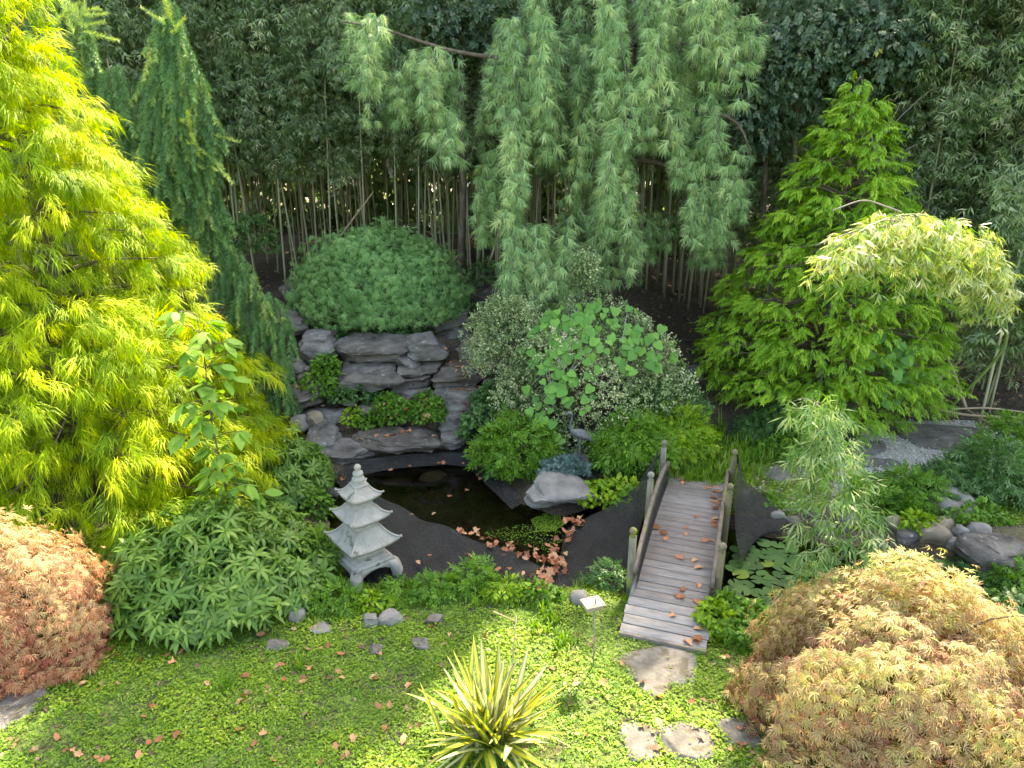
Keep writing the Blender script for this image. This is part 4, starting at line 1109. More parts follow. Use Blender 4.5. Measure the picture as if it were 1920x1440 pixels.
cane([at(1700, 420, Y=9.2), at(1610, 430, Y=9.0), at(1530, 460, Y=8.9)], .012, 'long bare twig drooping left under the arching bamboo crest', mat='grey_twig', name='bare_twig', cat='twig')
pth = [on(1592, 1135), at(1590, 1080, Y=8.1), at(1583, 1000, Y=8.25), at(1572, 900, Y=8.35), at(1556, 820, Y=8.4), at(1540, 765, Y=8.4), at(1520, 742, Y=8.3)]
leafy_cane(pth, .017, 'young_bamboo', 'young green bamboo shoot with nodding tip beside the lily pads', 800, [t_bamboo(6, .19, .024) for _ in range(4)], 1.0, 'bamboo_fresh', 'culm_green', .7, t0=.03, droop=.35, rb=.55)

# ------------------------------------------------------------------ conifers
rng = np.random.default_rng(14)
def cone_tree(name, label, base, prof, nclump, per, Ts, scale, mat, crad, flat=.45, down=.5, jit=.12, trunk_r=.14, leader=None, zl=None, rb=.45, tier=0.0, upw=0.0, grad=.0):
    """prof: list of (height, radius); clumps of sprays at branch ends"""
    base = np.asarray(base, float); root = thing(name, label, 'tree', base)
    zz = np.array([p[0] for p in prof]); rr = np.array([p[1] for p in prof]); H = zz.max()
    g = np.linspace(zz.min(), H, 200); w = np.interp(g, zz, rr)+.12; cw = np.cumsum(w)/w.sum()
    C, O, S = [], [], []
    ga = 2.39996
    for i in range(nclump):
        q = (i+.5)/nclump; z = np.interp(q, cw, g)+rng.normal()*jit
        a = i*ga+rng.normal()*.25; r = max(.03, np.interp(z, zz, rr)*rng.uniform(.78, 1.03))
        C.append((math.cos(a)*r, math.sin(a)*r, z)); O.append((math.cos(a), math.sin(a), 0)); S.append(crad*np.interp(z/H, [0, .5, 1], [1.1, 1, .55])*rng.uniform(.75, 1.25))
        if i % 2 == 0:      # inner fill
            r2 = r*rng.uniform(.35, .7); C.append((math.cos(a+.5)*r2, math.sin(a+.5)*r2, z-.1)); O.append(O[-1]); S.append(S[-1])
    C = np.array(C); O = np.array(O); S = np.array(S); nC = len(C)
    idx = np.repeat(np.arange(nC), per); n = len(idx)
    d = rdirs(n); d[:, 2] = np.abs(d[:, 2])*.8-.15
    tang = np.stack([-O[idx, 1], O[idx, 0], np.zeros(n)], 1)
    k = rng.random(n)**.45
    off = (O[idx]*d[:, :1]*.85+tang*d[:, 1:2]*1.15+np.array([0, 0, 1.])*d[:, 2:3]*flat)*(S[idx]*k)[:, None]
    off[:, 2] -= .35*S[idx]*k**2*np.abs(d[:, 0])
    P = C[idx]+off
    D = O[idx]*.55+norm(off)*.75+np.array([0, 0, -down+upw])+.3*rng.normal(size=(n, 3))
    R = frames(D, np.array([0, 0, 1.])+.3*rng.normal(size=(n, 3)))
    cr = rng.normal(size=nC)*.1
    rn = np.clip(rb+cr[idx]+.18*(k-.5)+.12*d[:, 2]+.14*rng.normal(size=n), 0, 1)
    ar = stamp(Ts, P, R, scale*rng.uniform(.7, 1.2, n), rn)
    link('crown', mesh_of('crown', ar[0], ar[1], ar[2], M[mat]), root)
    ar = tubes([([np.array([0, 0, -.15]), np.array([.03, 0, H*.35]), np.array([0, .03, H*.7]), np.array([0, 0, H*.97])], [trunk_r, trunk_r*.7, trunk_r*.4, trunk_r*.1])], 10)
    link('trunk', mesh_of('trunk', ar[0], ar[1], ar[2], M['bark'], True), root)
    bl = []
    for i in range(0, nC, 2):
        c = C[i]; b0 = np.array([0, 0, max(.1, c[2]-.15*np.hypot(c[0], c[1]))])
        bl.append(([b0, (b0+c)/2+np.array([0, 0, .12]), c], [.03, .02, .007]))
    ar = tubes(bl, 4); link('branches', mesh_of('branches', ar[0], ar[1], ar[2], M['bark'], True), root)['kind'] = 'stuff'
    return root

b = np.array([-7.0, 11.0, 0]); b[2] = h1(-7, 11)
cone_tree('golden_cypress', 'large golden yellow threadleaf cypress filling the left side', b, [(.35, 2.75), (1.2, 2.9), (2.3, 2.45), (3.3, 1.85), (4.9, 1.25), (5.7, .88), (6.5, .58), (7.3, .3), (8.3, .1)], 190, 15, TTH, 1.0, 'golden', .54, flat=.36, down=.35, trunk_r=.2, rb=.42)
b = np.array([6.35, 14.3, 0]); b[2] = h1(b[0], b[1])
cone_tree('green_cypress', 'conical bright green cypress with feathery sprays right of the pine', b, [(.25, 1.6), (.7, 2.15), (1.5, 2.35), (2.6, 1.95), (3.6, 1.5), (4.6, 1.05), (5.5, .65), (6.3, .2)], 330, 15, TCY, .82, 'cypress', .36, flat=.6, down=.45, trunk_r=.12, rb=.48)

rng = np.random.default_rng(15)
# weeping spruce: three drooping leaders behind the golden cypress
sp_base = np.array([-6.6, 14.4, 0]); sp_base[2] = h1(sp_base[0], sp_base[1])
sp = thing('weeping_spruce', 'tall dark green weeping spruce behind the golden cypress', 'tree', sp_base)
trunks = [[sp_base-np.array([0, 0, .1]), at(330, 420, Y=14.4), at(325, 200, Y=14.3), at(308, 60, Y=14.2), at(302, -40, Y=14.1)],
          [at(325, 420, Y=14.4), at(240, 330, Y=14.3), at(205, 130, Y=14.2), at(200, 110, Y=14.1)],
          [at(250, 350, Y=14.4), at(150, 190, Y=14.2), at(148, 70, Y=14.1), at(150, 20, Y=14.0)],
          [at(200, 300, Y=14.4), at(95, 120, Y=14.6), at(85, 0, Y=14.6), at(84, -40, Y=14.6)]]
part('trunk', tubes([(resample(t, 10), np.linspace(.12, .02, 10)*(1 if i == 0 else .5)) for i, t in enumerate(trunks)], 8), M['bark'], sp, True)
# curtain outline in photo pixels: left edge, right edge per row, and depth
rows = [(0, 292, 325), (60, 285, 345), (120, 282, 362), (180, 270, 385), (230, 262, 405), (280, 225, 405), (330, 222, 400), (380, 270, 415), (430, 330, 420), (480, 370, 450), (530, 390, 490), (580, 420, 525), (640, 440, 548), (700, 475, 548), (760, 500, 545)]
tops2 = [(130, 185, 225), (170, 175, 240), (220, 185, 258), (270, 190, 262), (300, 190, 300)]
tops3 = [(20, 138, 165), (60, 125, 175), (100, 118, 172), (150, 120, 180), (200, 130, 200)]
tops4 = [(-20, 70, 110), (20, 55, 128), (60, 60, 130), (110, 75, 135)]
P, D, RN = [], [], []
def fill(rows, n, Y0):
    ys = np.array([r[0] for r in rows]); l = np.array([r[1] for r in rows]); r_ = np.array([r[2] for r in rows])
    g = np.linspace(ys[0], ys[-1], 200); w = np.interp(g, ys, r_-l)+8; cw = np.cumsum(w)/w.sum()
    for i in range(n):
        y = np.interp(rng.random(), cw, g); a, b_ = np.interp(y, ys, l), np.interp(y, ys, r_)
        t = rng.random(); x = a+(b_-a)*t
        Y = Y0(y)-.55*math.sqrt(max(0, 1-(2*t-1)**2))*rng.uniform(.2, 1)*(b_-a)/130
        P.append(at(x, y-12, Y=Y)); o = (t-.5)*1.0
        D.append((o*.5+rng.normal()*.15, -.25+rng.normal()*.15, -1.0)); RN.append(.45+.26*rng.normal()+(.25 if rng.random() < .05 else 0))
Ymain = lambda y: float(np.interp(y, [0, 450, 800], [14.2, 14.4, 13.0]))
fill(rows, 780, Ymain); fill(tops2, 120, lambda y: 14.3); fill(tops3, 80, lambda y: 14.3); fill(tops4, 70, lambda y: 14.6)
P = np.array(P); D = np.array(D)
# some upturned bright shoots
for (x, y) in [(310, 45), (325, 60), (335, 235), (350, 250), (340, 300), (395, 290), (385, 310), (400, 250), (155, 30), (165, 55), (150, 60), (100, 40), (120, 30)]:
    for _ in range(2):
        P = np.concatenate([P, [at(x+rng.normal()*4, y+rng.normal()*4, Y=13.8)]]); D = np.concatenate([D, [rng.normal(size=3)*.6+np.array([.3, -.2, .5])]]); RN.append(.95)
part('crown', stamp(TFX, P, frames(D, rdirs(len(P))), rng.uniform(1.0, 1.7, len(P)), np.clip(np.array(RN), 0, 1)), M['spruce'], sp)
k = rng.choice(780, 120, replace=False); bl = []
for j in k:
    t = trunks[0][int(np.clip((P[j][2]-2)/2, 0, 3))]; bl.append(([np.array(t)*.25+P[j]*.75+np.array([0, .15, .1]), P[j]], [.012, .006]))
part('branches', tubes(bl, 4), M['bark'], sp)['kind'] = 'stuff'

# weeping white pine
rng = np.random.default_rng(16)
pb = np.array([at(1145, 480, Y=16.4)[0], 16.4, 0]); pb[2] = h1(pb[0], pb[1])
pn = thing('weeping_pine', 'tall weeping white pine with pale hanging needle curtains in the centre', 'tree', pb)
cur = [  # x0, x1, ytop, ybottom, forward distance, whips
    (640, 760, 30, 150, 15.3, 34), (740, 900, 95, 200, 15.3, 40), (690, 800, 110, 215, 15.6, 20), (770, 830, 150, 245, 15.2, 14), (835, 885, 130, 285, 15.1, 16), (890, 960, 150, 235, 15.5, 16), (900, 990, 40, 170, 15.8, 26),
    (950, 1045, 30, 270, 15.0, 52), (960, 1010, 200, 415, 14.9, 34), (905, 955, 270, 440, 15.3, 20), (1020, 1110, 60, 300, 15.4, 48), (1040, 1100, 250, 330, 15.6, 14),
    (1130, 1260, -10, 260, 14.9, 80), (1140, 1220, 220, 430, 14.8, 60), (1090, 1160, 200, 400, 15.3, 30), (1120, 1190, 400, 515, 15.0, 40), (1060, 1130, 380, 480, 15.6, 20),
    (1240, 1300, 120, 330, 15.3, 34), (1250, 1350, 300, 440, 15.2, 36), (1290, 1360, 380, 480, 15.5, 30), (1200, 1260, 400, 470, 15.8, 14), (1310, 1420, 190, 300, 15.2, 36), (1370, 1425, 270, 400, 15.3, 18),
    (1290, 1400, -10, 110, 15.2, 40), (1320, 1385, 90, 180, 15.1, 16), (1390, 1460, 30, 110, 15.4, 18), (955, 1075, 425, 560, 14.6, 110), (990, 1040, 540, 590, 14.5, 12), (1100, 1300, -60, 40, 15.6, 40), (950, 1100, -30, 60, 16.0, 30)]
P, D, RN, wh = [], [], [], []
for (x0, x1, y0, y1, Y, n) in cur:
    cx_ = rng.uniform(x0, x1, max(2, int((x1-x0)/26)))
    for i in range(int(n*.6)):
        x = np.clip(rng.choice(cx_)+rng.normal()*6.5, x0-4, x1+4); ya = y0+(y1-y0)*rng.random()**1.6*.75; yb = min(y1+10, ya+rng.uniform(.25, .75)*(y1-y0)+25)
        Yi = Y+rng.uniform(-.8, .8); a = at(x, ya, Y=Yi); b_ = at(x+rng.normal()*10, yb, Y=Yi-rng.uniform(0, .35))
        ln = np.linalg.norm(b_-a); m_ = max(2, int(ln/.17)); ph = rng.uniform(0, 6); cr = rng.normal()*.12
        pts = []
        for j in range(m_):
            t = j/(m_-1); q = a+(b_-a)*t+np.array([.06*math.sin(5*t+ph), .06*math.cos(4*t+ph), 0]); pts.append(q)
            an = rng.uniform(0, 2*PI); so = .1
            for k_ in range(2):
                an += PI*rng.uniform(.7, 1.3)
                P.append(q+np.array([math.cos(an)*so, math.sin(an)*so, rng.uniform(-.05, .05)])); D.append((math.cos(an)*.75, math.sin(an)*.75-.1, -.6+rng.normal()*.2)); RN.append(.5+cr*1.5+.13*rng.normal()-.2*(Yi-Y))
        if i % 2 == 0: wh.append((np.array(pts), .009))
P = np.array(P); D = np.array(D)
part('crown', stamp(TTU, P, frames(D, rdirs(len(P))*.4+np.array([0, 0, 1.])), rng.uniform(.85, 1.25, len(P)), np.clip(np.array(RN), 0, 1)), M['pine'], pn)
# the high top of the pine, above the picture, unseen, massed and placed to shade the left lawn
nt_ = 2400; a = rng.uniform(0, 2*PI, nt_); r_ = 2.0*np.sqrt(rng.random(nt_)); zz = rng.uniform(10.2, 15.6, nt_)
r_ = r_*np.interp(zz, [10.2, 13.6, 15.6], [1, .95, .25]); Pt = np.stack([pb[0]-.3+np.cos(a)*r_, pb[1]+.3+np.sin(a)*r_, zz], 1)
Dt = np.stack([np.cos(a), np.sin(a), -.5+0*a], 1)+.4*rng.normal(size=(nt_, 3))
part('upper_crown', stamp([t_tuft(16, .3) for _ in range(3)], Pt, frames(Dt, rdirs(nt_)), rng.uniform(1.6, 2.4, nt_), np.clip(.5+.15*rng.normal(size=nt_), 0, 1)), M['pine'], pn)
tk = [pb-np.array([0, 0, .1]), at(1147, 430, Y=16.2), at(1150, 330, Y=16.0), at(1175, 200, Y=15.9), at(1190, 60, Y=16.1), np.array([pb[0]+.4, pb[1]+.2, 12]), np.array([pb[0]+.3, pb[1]+.3, 15.3])]
part('trunk', tubes([(resample(tk, 16), np.linspace(.17, .03, 16))], 10), M['bark'], pn, True)
limbs = [[at(1150, 420, Y=16.2), at(1085, 335, Y=15.9), at(1050, 275, Y=15.7), at(1010, 200, Y=15.6), at(985, 60, Y=15.5)],
         [at(1180, 180, Y=15.9), at(1040, 110, Y=15.7), at(900, 110, Y=15.5), at(800, 90, Y=15.4), at(700, 35, Y=15.4), at(640, 40, Y=15.4)],
         [at(1190, 80, Y=16), at(1290, 90, Y=15.5), at(1370, 60, Y=15.3), at(1440, 40, Y=15.4)], [at(1180, 220, Y=15.9), at(1290, 200, Y=15.4), at(1390, 220, Y=15.3), at(1410, 300, Y=15.3)],
         [at(1150, 440, Y=16.2), at(1100, 400, Y=15.6), at(1050, 425, Y=15.0), at(1000, 440, Y=14.7), at(985, 500, Y=14.6)], [at(1160, 300, Y=16), at(1230, 300, Y=15.4), at(1300, 330, Y=15.3), at(1330, 420, Y=15.4)]]
for l in limbs: part('limb', tubes([(resample(l, 12), np.linspace(.07, .015, 12))], 7), M['bark'], pn, True)
part('whips', tubes(wh, 3), M['grey_twig'], pn)['kind'] = 'stuff'

# ------------------------------------------------------------------ dark broadleaf trees between bamboo and pine
def broad(name, label, cx, cy, Y, rx, rz_, n, scale, base_x, lf=3.0, seed=0, clumps=26):
    c = at(cx, cy, Y=Y); base = np.array([base_x, Y+.6, h1(base_x, Y+.6)]); root = thing(name, label, 'tree', base)
    cc = c+rdirs(clumps)*np.array([rx, .9, rz_])*rng.uniform(.3, 1, clumps)[:, None]
    idx = rng.integers(clumps, size=n)
    P = cc[idx]+rng.normal(size=(n, 3))*np.array([.34, .3, .22])
    D = norm(P-cc[idx])*.6+np.array([0, -.2, -.55])+.4*rng.normal(size=(n, 3))
    part('crown', stamp([t_ov(6, .12, .06, .2) for _ in range(4)], P, frames(D, np.array([0, -.35, 1.])+.4*rng.normal(size=(n, 3))), scale*rng.uniform(.7, 1.2, n), np.clip(.45+.2*rng.normal(size=n), 0, .99)), M['broad_dark'], root)
    tp = [base-np.array([0, 0, .1]), base*.5+c*.5+np.array([.1, .2, 0]), c]
    part('trunk', tubes([(resample(tp, 10), np.linspace(.12, .03, 10))], 8), M['bark'], root, True)
    part('branches', tubes([([c+(q-c)*.05+np.array([0, 0, -.3]), (c+q)/2, q], [.03, .018, .006]) for q in cc], 4), M['bark'], root)['kind'] = 'stuff'
broad('broadleaf_tree', 'dark glossy broadleaf tree high between pine and cypress', 1500, 80, 16.4, 1.5, 1.1, 1500, .95, 6.6)
broad('broadleaf_tree', 'dusky blue green oak like tree top above the green cypress', 1630, 70, 16.0, 1.25, 1.0, 1300, 1.05, 8.2)
broad('broadleaf_tree', 'dark broadleaf branch of a low tree hanging right behind the pine', 1440, 200, 16.6, .8, 1.0, 650, .9, 6.0)
broad('broadleaf_tree', 'small dark broadleaf tree top left of the pine crown', 865, 45, 18.5, 1.0, .7, 700, 1.0, -1.4)

rng = np.random.default_rng(17)
# leafy bamboo at the right edge, in the open
for i, (x, y, k, lab) in enumerate([(9.3, 13.4, 6, 'leafy sunlit bamboo leaning in at the right edge, nearest one'), (10.0, 14.2, 7, 'tall leafy bamboo just behind the nearest right edge one'), (8.7, 15.6, 8, 'leafy bamboo with green culm right of the green cypress')]):
    e = thing('bamboo', lab, 'bamboo', (x, y, h1(x, y)-.02), 'bamboo in the open at the right edge', i*1.7)
    link('culm', BMM[k][1], e); link('foliage', BMM[k][2], e)

# ------------------------------------------------------------------ laceleaf maples
def maple(c, rx, ry, h, n, scale, mat, label, zmin, rb=0.0, lump=.17, lf=3.3, trunk_h=.6, weight=0.0, skirt=-.22):
    c = np.asarray(c, float); root = thing('laceleaf_maple', label, 'tree', c)
    d = rdirs(int(n*2.2)); d = d[d[:, 2] > skirt][:n]; ph = rng.uniform(0, 6)
    lp = lumps(d, lf, ph); lp2 = lumps(d, lf*2.7, ph+2)
    lay = rng.random(len(d)); k = (1-.33*lay**2.2)*(1+lump*lp+lump*.55*lp2); k = np.where(rng.random(len(d)) < .05, k*rng.uniform(1.02, 1.12, len(d)), k)
    p = d*np.array([rx, ry, h])*k[:, None]; p[:, 2] += zmin
    p[:, 2] = np.maximum(p[:, 2], .05)
    nrm = norm(d/np.array([rx, ry, h])); hor = norm(d*np.array([1, 1, 0])+1e-6)
    tang = norm(hor*nrm[:, 2:3]-np.array([0, 0, 1.])*np.linalg.norm(nrm[:, :2], axis=1, keepdims=True)+1e-6)
    D = nrm*.3+tang*.85+.4*rng.normal(size=d.shape)
    R = frames(D, nrm+.3*rng.normal(size=d.shape))
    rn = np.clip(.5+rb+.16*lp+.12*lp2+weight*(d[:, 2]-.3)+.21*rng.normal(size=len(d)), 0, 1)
    ar = stamp(TLA, p, R, scale*rng.uniform(.75, 1.25, len(d)), rn)
    link('crown', mesh_of('crown', ar[0], ar[1], ar[2], M[mat]), root)
    tk = [np.array([0, 0, -.1]), np.array([.05, -.03, zmin*.5+trunk_h*.3]), np.array([-.03, .04, zmin+h*.45])]
    bl = [(resample(tk, 8), np.linspace(.09, .05, 8)*max(.5, rx/2))]
    ar = tubes(bl, 9); link('trunk', mesh_of('trunk', ar[0], ar[1], ar[2], M['bark'], True), root)
    bl = []
    for i in range(26):
        q = p[rng.integers(len(p))]; s = np.array([-.03, .04, zmin+h*.35]); bl.append((resample([s, s*.4+q*.6+np.array([0, 0, .25*h]), q*.97], 8), np.linspace(.03, .004, 8)))
    ar = tubes(bl, 5); link('branches', mesh_of('branches', ar[0], ar[1], ar[2], M['bark'], True), root)['kind'] = 'stuff'
    return root
c = at(715, 600, Y=15.9); c[2] = h1(c[0], c[1])
maple(c, 1.95, 1.25, 1.72, 11500, 1.15, 'maple_green', 'green laceleaf maple mound on the terrace above the rock wall', .42, skirt=-.1, lump=.16, lf=5.0)
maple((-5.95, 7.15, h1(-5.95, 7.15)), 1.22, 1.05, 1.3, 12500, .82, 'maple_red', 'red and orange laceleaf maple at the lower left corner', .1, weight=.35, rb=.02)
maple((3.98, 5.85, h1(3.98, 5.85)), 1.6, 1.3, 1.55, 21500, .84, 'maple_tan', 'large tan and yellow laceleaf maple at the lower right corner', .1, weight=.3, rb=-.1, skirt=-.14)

rng = np.random.default_rng(18)
# ------------------------------------------------------------------ variegated shrub and the vine over it
c = at(1110, 800, Y=13.0); c[2] = h1(c[0], c[1])-.1
d = rdirs(16000); d = d[d[:, 2] > -.1]; d = d[d[:, 1] < .75][:7600]; lp = lumps(d, 3.2, 1.0); lp2 = lumps(d, 8, 2)
k = (1-.3*rng.random(len(d))**2)*(1+.1*lp+.07*lp2)
P = d*np.array([2.0, 1.35, 2.65])*k[:, None]+c
q = at(950, 650, Y=13.3)-c; ex = rdirs(2600); ex = ex[ex[:, 2] > -.5]
Pe = ex*np.array([.75, .6, .95])*(1-.4*rng.random(len(ex))**2)[:, None]*(1+.15*lumps(ex, 4, 3.))[:, None]+c+q
Pe2 = rdirs(500)*np.array([.3, .25, .4])*rng.random(500)[:, None]**.5+at(1095, 505, Y=13.6)
P = np.concatenate([P, Pe, Pe2]); d = np.concatenate([d, ex, rdirs(500)])
root = thing('variegated_shrub', 'large round shrub with small cream edged leaves behind the crane', 'shrub', c)
n = len(P); D = d*.7+np.array([0, -.1, .1])+.6*rng.normal(size=(n, 3))
vr = np.clip(.48+.16*np.sin(P[:, 0]*3.1+P[:, 2]*2.3)+.2*rng.normal(size=n), 0, 1)
part('foliage', stamp(TSP, P, frames(D, d+.5*rng.normal(size=(n, 3))), rng.uniform(1.0, 1.7, n), vr), M['variegated'], root)
bl = []
for i in range(60):
    q = P[rng.integers(n)]; bl.append((resample([c+rng.normal(size=3)*np.array([.25, .2, 0]), (c+q)/2+np.array([0, 0, .3]), q], 8), np.linspace(.025, .005, 8)))
part('stem', tubes(bl, 5), M['bark'], root, True)

def heart_leaf(seed, curl=.18):
    """rounded, lobed vine leaf, 1 m across, folded along its midrib"""
    r = np.random.default_rng(seed); n = 16; v = [(.0, 0, 0)]
    for i in range(n):
        a = -PI+2*PI*(i+.5)/n; rr = .5*(1+.12*math.cos(3*a)+.06*math.cos(7*a+1))*(1.12 if abs(a) < .3 else 1)*(.72 if abs(abs(a)-PI) < .25 else 1)
        x = .12+rr*math.cos(a); y = rr*math.sin(a)*1.02; v.append((x, y, -curl*(y*y*1.4+.5*max(0, x)**2)+r.normal()*.012))
    f = [(0, 1+i, 1+(i+1) % n) for i in range(n)]
    v = np.array(v)*np.array([1, 1, 1]); a = np.full(len(v), r.random())
    return v, np.array(f), a
HL = []
for k in range(10):
    v, f, a = heart_leaf(50+k); HL.append(mesh_of('leaf', v, f, np.clip(.15+.085*k, 0, 1) + 0*a, M['vine'], True))
def place_mesh(name, me, parent, p, D, up, s):
    """a leaf object placed by direction and up vector"""
    R = frames(np.array([D]), np.array([up]))[0]
    o = link(name, me, parent)
    from mathutils import Matrix
    mt = Matrix(((*(R[0]*s), p[0]), (*(R[1]*s), p[1]), (*(R[2]*s), p[2]), (0, 0, 0, 1)))
    o.matrix_basis = mt
    return o
vn = thing('wild_vine', 'wild grape vine with big green leaves sprawling over the variegated shrub', 'vine', c)
cand = []
bands = [((1100, 560), 120, 36, 55), ((1200, 545), 90, 25, 40), ((1275, 590), 35, 50, 34), ((1130, 640), 110, 30, 62), ((1060, 610), 60, 40, 40), ((1220, 670), 70, 22, 22), ((1040, 690), 50, 35, 26), ((1030, 750), 28, 50, 22), ((1020, 580), 60, 20, 18), ((1110, 725), 40, 40, 14), ((1250, 530), 40, 14, 14)]
cen, radv = c, np.array([2.0, 1.35, 2.65])*1.03
stems_ = []
for (bx, by), sx, sy, n in bands:
    for i in range(n):
        x, y = bx+rng.normal()*sx*.7, by+rng.normal()*sy*.8
        p0 = at(x, y, Y=9.0); dr = norm(p0-np.array([0, 0, CAM_H])); o0 = (np.array([0, 0, CAM_H])-cen)/radv; dd = dr/radv
        A, B, Cc = dd@dd, o0@dd, o0@o0-1; disc = B*B-A*Cc
        if disc < 0: continue
        t = (-B-math.sqrt(disc))/A; hit = np.array([0, 0, CAM_H])+dr*t; nn = norm((hit-cen)/radv**2)
        s = rng.uniform(.11, .2)
        up = norm(nn*.8+np.array([0, -.25, .75])+.3*rng.normal(size=3)); D = norm(np.array([rng.normal()*.7, -.5, -.8])+.2*rng.normal(size=3))
        place_mesh('leaf', HL[int(np.clip(rng.normal()*2.2+4.5, 0, 9))], vn, hit+nn*rng.uniform(0, .1)-cen, D, up, s); stems_.append(hit)
bl = []
for i in range(30):
    a_, b_ = stems_[rng.integers(len(stems_))], stems_[rng.integers(len(stems_))]
    if np.linalg.norm(a_-b_) < 1.3: bl.append((resample([a_, (a_+b_)/2+np.array([0, -.05, .08]), b_], 8), .007))
part('stem', tubes(bl, 5), M['grey_twig'], vn, True)
# small vine climbing the foot of the green cypress
c2 = on(1690, 745); v2 = thing('wild_vine', 'small dark green vine climbing the lower right of the green cypress', 'vine', c2)
for i in range(60):
    p = at(1685+rng.normal()*26, 680+rng.normal()*28, Y=12.7+rng.normal()*.15)-c2
    place_mesh('leaf', HL[rng.integers(0, 5)], v2, p, (rng.normal()*.5, -.4, -.8), norm(np.array([0, -.5, .8])+.3*rng.normal(size=3)), rng.uniform(.13, .22))
part('stem', tubes([(resample([c2, at(1690, 710, Y=12.9), at(1680, 650, Y=12.8)], 8), .008)], 5), M['grey_twig'], v2, True)

rng = np.random.default_rng(19)
# ------------------------------------------------------------------ broadleaf bamboo clump, sapling, yucca
def sasa(c, rx, ry, h, n, label, scale=1.0, rb=0.0):
    c = np.asarray(c, float); root = thing('broadleaf_bamboo', label, 'shrub', c)
    u = rng.random(n)**.5; a = rng.uniform(0, 2*PI, n); x = np.cos(a)*u*rx; y = np.sin(a)*u*ry
    top = h*(1-.75*u**3)*(1+.2*np.sin(x*4+1)*np.cos(y*3.4)+.13*np.sin(x*9)*np.sin(y*8+1)+.08*rng.normal(size=n)); z = top*(1-.5*rng.random(n)**2.2)
    P = np.stack([x, y, np.maximum(z, .1)], 1); o = np.stack([np.cos(a)*u, np.sin(a)*u, 0*a], 1)
    up = norm(np.array([0, 0, 1.])+o*.7+.3*rng.normal(size=(n, 3))); D = np.cross(up, rdirs(n))
    ar = stamp(TWH, P, frames(D, up), scale*rng.uniform(.7, 1.15, n), np.clip(.48+rb+.16*rng.normal(size=n), 0, 1))
    link('foliage', mesh_of('foliage', ar[0], ar[1], ar[2], M['sasa']), root)
    k = rng.choice(n, min(n, 160), replace=False)
    ar = tubes([([np.array([P[j, 0]*.8, P[j, 1]*.8, -.05]), P[j]], [.006, .004]) for j in k], 4); link('stem', mesh_of('stem', ar[0], ar[1], ar[2], M['culm_green']), root)
    return root
sasa((-3.95, 8.3, h1(-3.95, 8.3)), 1.5, 1.3, .98, 1150, 'large clump of broadleaf bamboo with long glossy leaves left of the pagoda')
q = on(535, 915); sasa(q, .75, .95, .75, 420, 'shaded bluish broadleaf bamboo between the golden cypress and the pond', .9, -.12)
q = on(590, 640); q = at(555, 590, Y=15.8); q[2] = h1(q[0], q[1]); sasa(q, .9, .5, .45, 110, 'dark strap leaved plants left of the green maple trunk', .7, -.3)

sb_ = np.array([-3.85, 8.9, h1(-3.85, 8.9)]); sap = thing('sapling', 'slender sapling with broad light green leaves in front of the golden cypress', 'tree', sb_)
stem = resample([sb_, at(420, 900, Y=8.9), at(390, 760, Y=8.9), at(385, 660, Y=8.9), at(368, 590, Y=8.85)], 16)
part('stem', tubes([(stem, np.linspace(.016, .005, 16))], 6), M['bark'], sap, True)
M['sapling'] = leaf_mat('sapling_leaf', [(0.08, 0.2, 0.03), (0.17, 0.33, 0.05), (0.3, 0.45, 0.08)], .38, .55, .2)
SL = []
for k in range(6):
    t = T(); t.blade((0, 0, 0), (1, 0, 0), 1, .5, .3+.05*k, (.15, .35, .6, .82), wid=(.6, 1, .9, .5), fold=-.12); v, f, a = t.arr(); SL.append(mesh_of('leaf', v, f, np.full(len(v), .3+.11*k), M['sapling'], True))
br_ = []
for i in range(34):
    t = .28+.72*i/33; b0 = stem[min(15, int(t*15))]; a = i*2.4; l = rng.uniform(.2, .5)*(1.2-.75*(t-.28)); e0 = b0+np.array([math.cos(a)*l, math.sin(a)*l, l*.3]); br_.append(([b0, (b0+e0)/2+np.array([0, 0, .03]), e0], [.006, .005, .003]))
    for j in range(7):
        f = rng.uniform(.35, 1.05); p = b0+(e0-b0)*f; an = a+rng.normal()*.9
        place_mesh('leaf', SL[rng.integers(6)], sap, p-sb_, (math.cos(an), math.sin(an), rng.uniform(-.5, .15)), norm(np.array([0, 0, 1.])+.35*rng.normal(size=3)), rng.uniform(.19, .29))
part('twig', tubes(br_, 4), M['bark'], sap, True)['kind'] = 'stuff'

# yucca: every sword leaf its own piece, yellow middle, green margin
M['yucca'] = leaf_mat('yucca_leaf', [(0.5, 0.44, 0.04), (0.46, 0.44, 0.06), (0.16, 0.24, 0.05), (0.08, 0.17, 0.05)], .3, .4, .45, [0, .45, .7, 1])
M['yucca_pale'] = leaf_mat('yucca_pale', [(0.55, 0.5, 0.3), (0.5, 0.47, 0.25), (0.2, 0.27, 0.1), (0.12, 0.2, 0.08)], .3, .45, .4, [0, .5, .75, 1])
def sword(L, W, bend, mat):
    ts = [0, .12, .4, .7, .9, 1]; ws = [.6, .8, 1, .75, .35, .02]; v, a = [], []
    for t, w in zip(ts, ws):
        x = L*t*(1-.2*bend*t); z = -bend*L*t*t*.8
        for s_, k_ in ((-1, 1), (-.5, .55), (0, 0), (.5, .55), (1, 1)): v.append((x, s_*W*w/2, z+abs(s_)*W*w*.22)); a.append(k_)
    f = []
    for i in range(5):
        for j in range(4):
            a0 = i*5+j; f += [(a0, a0+1, a0+6), (a0, a0+6, a0+5)]
    return mesh_of('leaf', np.array(v), np.array(f), a, mat, True)
SW = [sword(1, .078, bd, M['yucca'] if i % 3 else M['yucca_pale']) for i, bd in enumerate((.02, .06, .1, .16, .24, .34))]
SWB = [sword(1, .06, bd, M['yucca_pale'] if i else M['yucca']) for i, bd in enumerate((.7, .95))]
